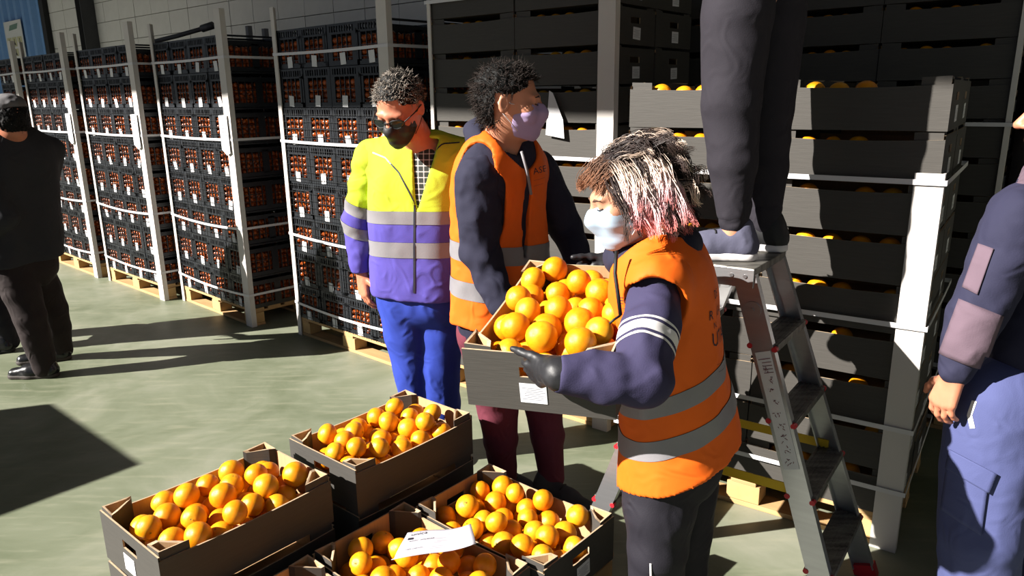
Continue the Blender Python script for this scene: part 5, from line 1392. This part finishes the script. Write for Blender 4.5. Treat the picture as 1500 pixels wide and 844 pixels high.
# ---- man with the flat cap at the left ------------------------------------------------------
P6 = tag(empty('person', at(70, 552, 4.2)), 'person in dark jacket and grey cap standing with back turned, left edge', 'person'); P6.location.z = 0
S6 = Vector((-.60, -.80, 0)); F6 = Vector((-.80, .60, 0))
m_jk = cloth('charcoal_jacket', srgb(52, 52, 56)); m_tr6 = cloth('dark_brown_trousers', srgb(48, 40, 40)); m_cap = cloth('grey_wool_cap', srgb(108, 106, 108), bscale=120)
H6 = Frame(at(12, 176, 4.18), (-.86, .30, -.15), (0, 0, 1), 1.08)
sp6 = [at(22, 208, 4.24), at(26, 240, 4.25), at(30, 310, 4.25), at(34, 382, 4.25)]
f = Field(.005); head(f, H6, neck=sp6[0]); f.loft(sp6[:3], S6, (.1, .15, .14), (.06, .09, .09))
rs6, re6, rw6 = sp6[1] + S6 * .18 + Vector((0, 0, .07)), at(8, 318, 4.06), at(-30, 350, 4.05); ls6, le6, lw6 = sp6[1] - S6 * .18 + Vector((0, 0, .07)), at(62, 310, 4.44), at(30, 360, 4.5)
f.chain([rs6, re6, rw6], [.045, .04, .03]); f.chain([ls6, le6, lw6], [.045, .04, .03]); f.cone(sp6[0], rs6, .045, .045); f.cone(sp6[0], ls6, .045, .045)
hand(f, rw6, F6, (0, 0, -1), -S6); hand(f, lw6, F6, (0, 0, -1), S6); skin('body', f, m_skin2, P6)
f = Field(.008); f.loft(sp6, S6, (.14, .20, .205, .215), (.09, .13, .14, .145), k=.04); f.cone(sp6[0], rs6, .075, .075, k=.05); f.cone(sp6[0], ls6, .075, .075, k=.05)
f.chain([rs6, re6, rw6], [.075, .066, .05], k=.012); f.chain([ls6, le6, lw6], [.075, .066, .05], k=.012); f.cut(at(34, 384, 4.2), (0, .1, -1)); f.noise(.006, 12); skin('jacket', f, m_jk, P6)
f = Field(.0045); f.ell(H6.p(0, -.012, .062), (.092, .112, .072), H6.M); f.ell(H6.p(0, .05, .055), (.078, .068, .03), H6.M, k=.02); f.cut(H6.p(0, 0, .030), H6.v(0, -.18, -1), k=.006); f.noise(.003, 40); skin('flat_cap', f, m_cap, P6)
short_hair(H6, P6, lambda l: l[1] < .01 and -.07 < l[2] < .05, lambda l, rr: tuple(NP(srgb(40, 34, 32)) * rr.uniform(.6, 1.5)), n=500, ln=.012, cap_m=m_hm_dark, thick=.006)
trousers(P6, (at(20, 395, 4.18), at(50, 395, 4.34)), (at(44, 465, 4.16), at(76, 452, 4.42)), (at(66, 538, 4.19), at(90, 512, 4.50)), m_tr6, waist=at(34, 372, 4.25), ww=(.16, .115), side=S6, seed=12., r=(.10, .086, .062))
m_leath = mat('black_leather', srgb(30, 30, 32), .25)
m_sole6 = mat('dark_brown_sole', srgb(62, 54, 50), .7)
for hx_, hy_, Y in ((88, 557, 4.19), (105, 524, 4.5)):
    hl = at(hx_, hy_, Y); hl.z = 0; shoe(P6, hl, hl + Vector((-.29, -.02 if Y < 4.3 else -.1, 0)), m_leath, m_sole6, h=.11)
# ---- further person half hidden at the left edge ---------------------------------------------
P7 = tag(empty('person', at(2, 520, 4.75)), 'person in black, mostly cut off by the left edge behind the capped man', 'person'); P7.location.z = 0
H7 = Frame(at(-62, 170, 4.7), (.8, -.2, -.1), (0, 0, 1), 1.05); S7 = Vector((.2, .97, 0))
sp7 = [at(-55, 210, 4.75), at(-52, 245, 4.75), at(-46, 310, 4.75), at(-40, 390, 4.75)]
f = Field(.007); head(f, H7, neck=sp7[0]); f.loft(sp7[:3], S7, (.1, .15, .14), (.06, .09, .09)); skin('body', f, m_skin2, P7)
f = Field(.01); f.loft(sp7, S7, (.14, .2, .2, .21), (.09, .13, .14, .14), k=.04); f.chain([sp7[1] + S7 * -.18, sp7[2] + S7 * -.24, sp7[3] + S7 * -.2], [.075, .06, .05], k=.012); f.chain([sp7[1] + S7 * .18, sp7[2] + S7 * .24, sp7[3] + S7 * .2], [.075, .06, .05], k=.012); skin('jacket', f, m_jk, P7)
trousers(P7, (at(-40, 395, 4.66), at(-42, 395, 4.86)), (at(-5, 455, 4.66), at(-45, 455, 4.86)), (at(14, 500, 4.68), at(-40, 500, 4.88)), m_black, waist=sp7[3], ww=(.16, .115), side=S7, seed=15.)
for hx_, Y in ((22, 4.66), (-36, 4.86)):
    hl = at(hx_, 512, Y); hl.z = 0; shoe(P7, hl, hl + Vector((-.27, -.08, 0)), m_leath, m_dark)
short_hair(H7, P7, lambda l: l[2] > .01 + .5 * l[1] or l[1] < -.02, lambda l, rr: tuple(NP(srgb(40, 34, 32)) * rr.uniform(.6, 1.5)), n=300, cap_m=m_hm_dark)

# ------------------------------------------------------------------ delivery note on the oranges
m_note = mat('delivery_note_paper', srgb(208, 206, 216), .8)
nr_ = tag(empty('delivery_note', MD @ Vector((0, 0, .2))), 'curled white delivery note lying on the oranges', 'paper note')
c0, c1, c2, c3 = at(574, 836, 1.79), at(699, 824, 1.85), at(690, 778, 1.99), at(597, 779, 1.97)
zt_ = DECK + .20
def nz(u, v): return .016 * math.sin(2.2 * u + .4) + .022 * max(0, u - .55) ** 2 * 6 + .012 * math.sin(3.1 * v + 1.) + (.03 * max(0, .15 - v) * 4)
def npnt(u, v):
    p = c0.lerp(c1, u).lerp(c3.lerp(c2, u), v); return Vector((p.x, p.y, p.z + nz(u, v)))
n_ = 14; b_ = MB(); vs = [npnt(i / n_, j / n_) for j in range(n_ + 1) for i in range(n_ + 1)]
b_.add(vs, [(j * (n_ + 1) + i, j * (n_ + 1) + i + 1, (j + 1) * (n_ + 1) + i + 1, (j + 1) * (n_ + 1) + i) for j in range(n_) for i in range(n_)])
me = b_.mesh('sheet', m_note, True); sh_ = link('sheet', me, nr_); sh_.matrix_parent_inverse = Matrix.Translation(-nr_.location); sh_.modifiers.new('solid', 'SOLIDIFY').thickness = .0008
bvn = bvh_of([sh_]); xd = (c1 - c0).normalized(); yd = (c3 - c0).normalized(); dn = Vector((0, .25, -1)).normalized()
for (u, v, t_, s_) in ((.08, .84, 'unica', .024), (.10, .60, 'ASOC. SOLIDAR ______ _ ___________', .0105), (.50, .52, '________', .010), (.10, .32, 'CAJA CARTON ___ _______ ______ ________', .0075), (.34, .27, '___ _____ ______ ________', .0075), (.12, .08, '60', .014), (.28, .07, 'MERCA', .013), (.62, .78, '_____', .012), (.34, .46, '____ __ _______    __________', .007)):
    text_on(bvn, t_, npnt(u, v), tuple(xd), tuple(yd), s_, dn, nr_, 'printed_line', m_ink, off=.0008)
b_ = MB()
for i in range(4):
    for j in range(3):
        p = npnt(.08 + i * .016, .70 + j * .022); b_.box(p + Vector((0, 0, .0012)), (.006, .004, .0004))
put('logo_mark', b_.mesh('logo_mark', m_ink), nr_)
# white sheet on the stack behind the man in orange
q0 = MM @ Vector((.80, -.012, 0))
o_ = tag(empty('hanging_sheet', q0), 'white paper sheet stuck on the box stack beside the lilac mask', 'paper sheet')
zc = at(795, 165, 3.6).z
pts = [MM @ Vector((x, -.016 - e_, z)) for x, e_, z in ((.755, .0, zc + .10), (.775, .0, zc + .09), (.835, .004, zc - .03), (.845, .008, zc - .115), (.74, .008, zc - .10))]
b_ = MB(); b_.add(pts, [(0, 4, 3, 2, 1)]); s_ = put('sheet', b_.mesh('sheet', m_paper), o_); s_.modifiers.new('solid', 'SOLIDIFY').thickness = .001
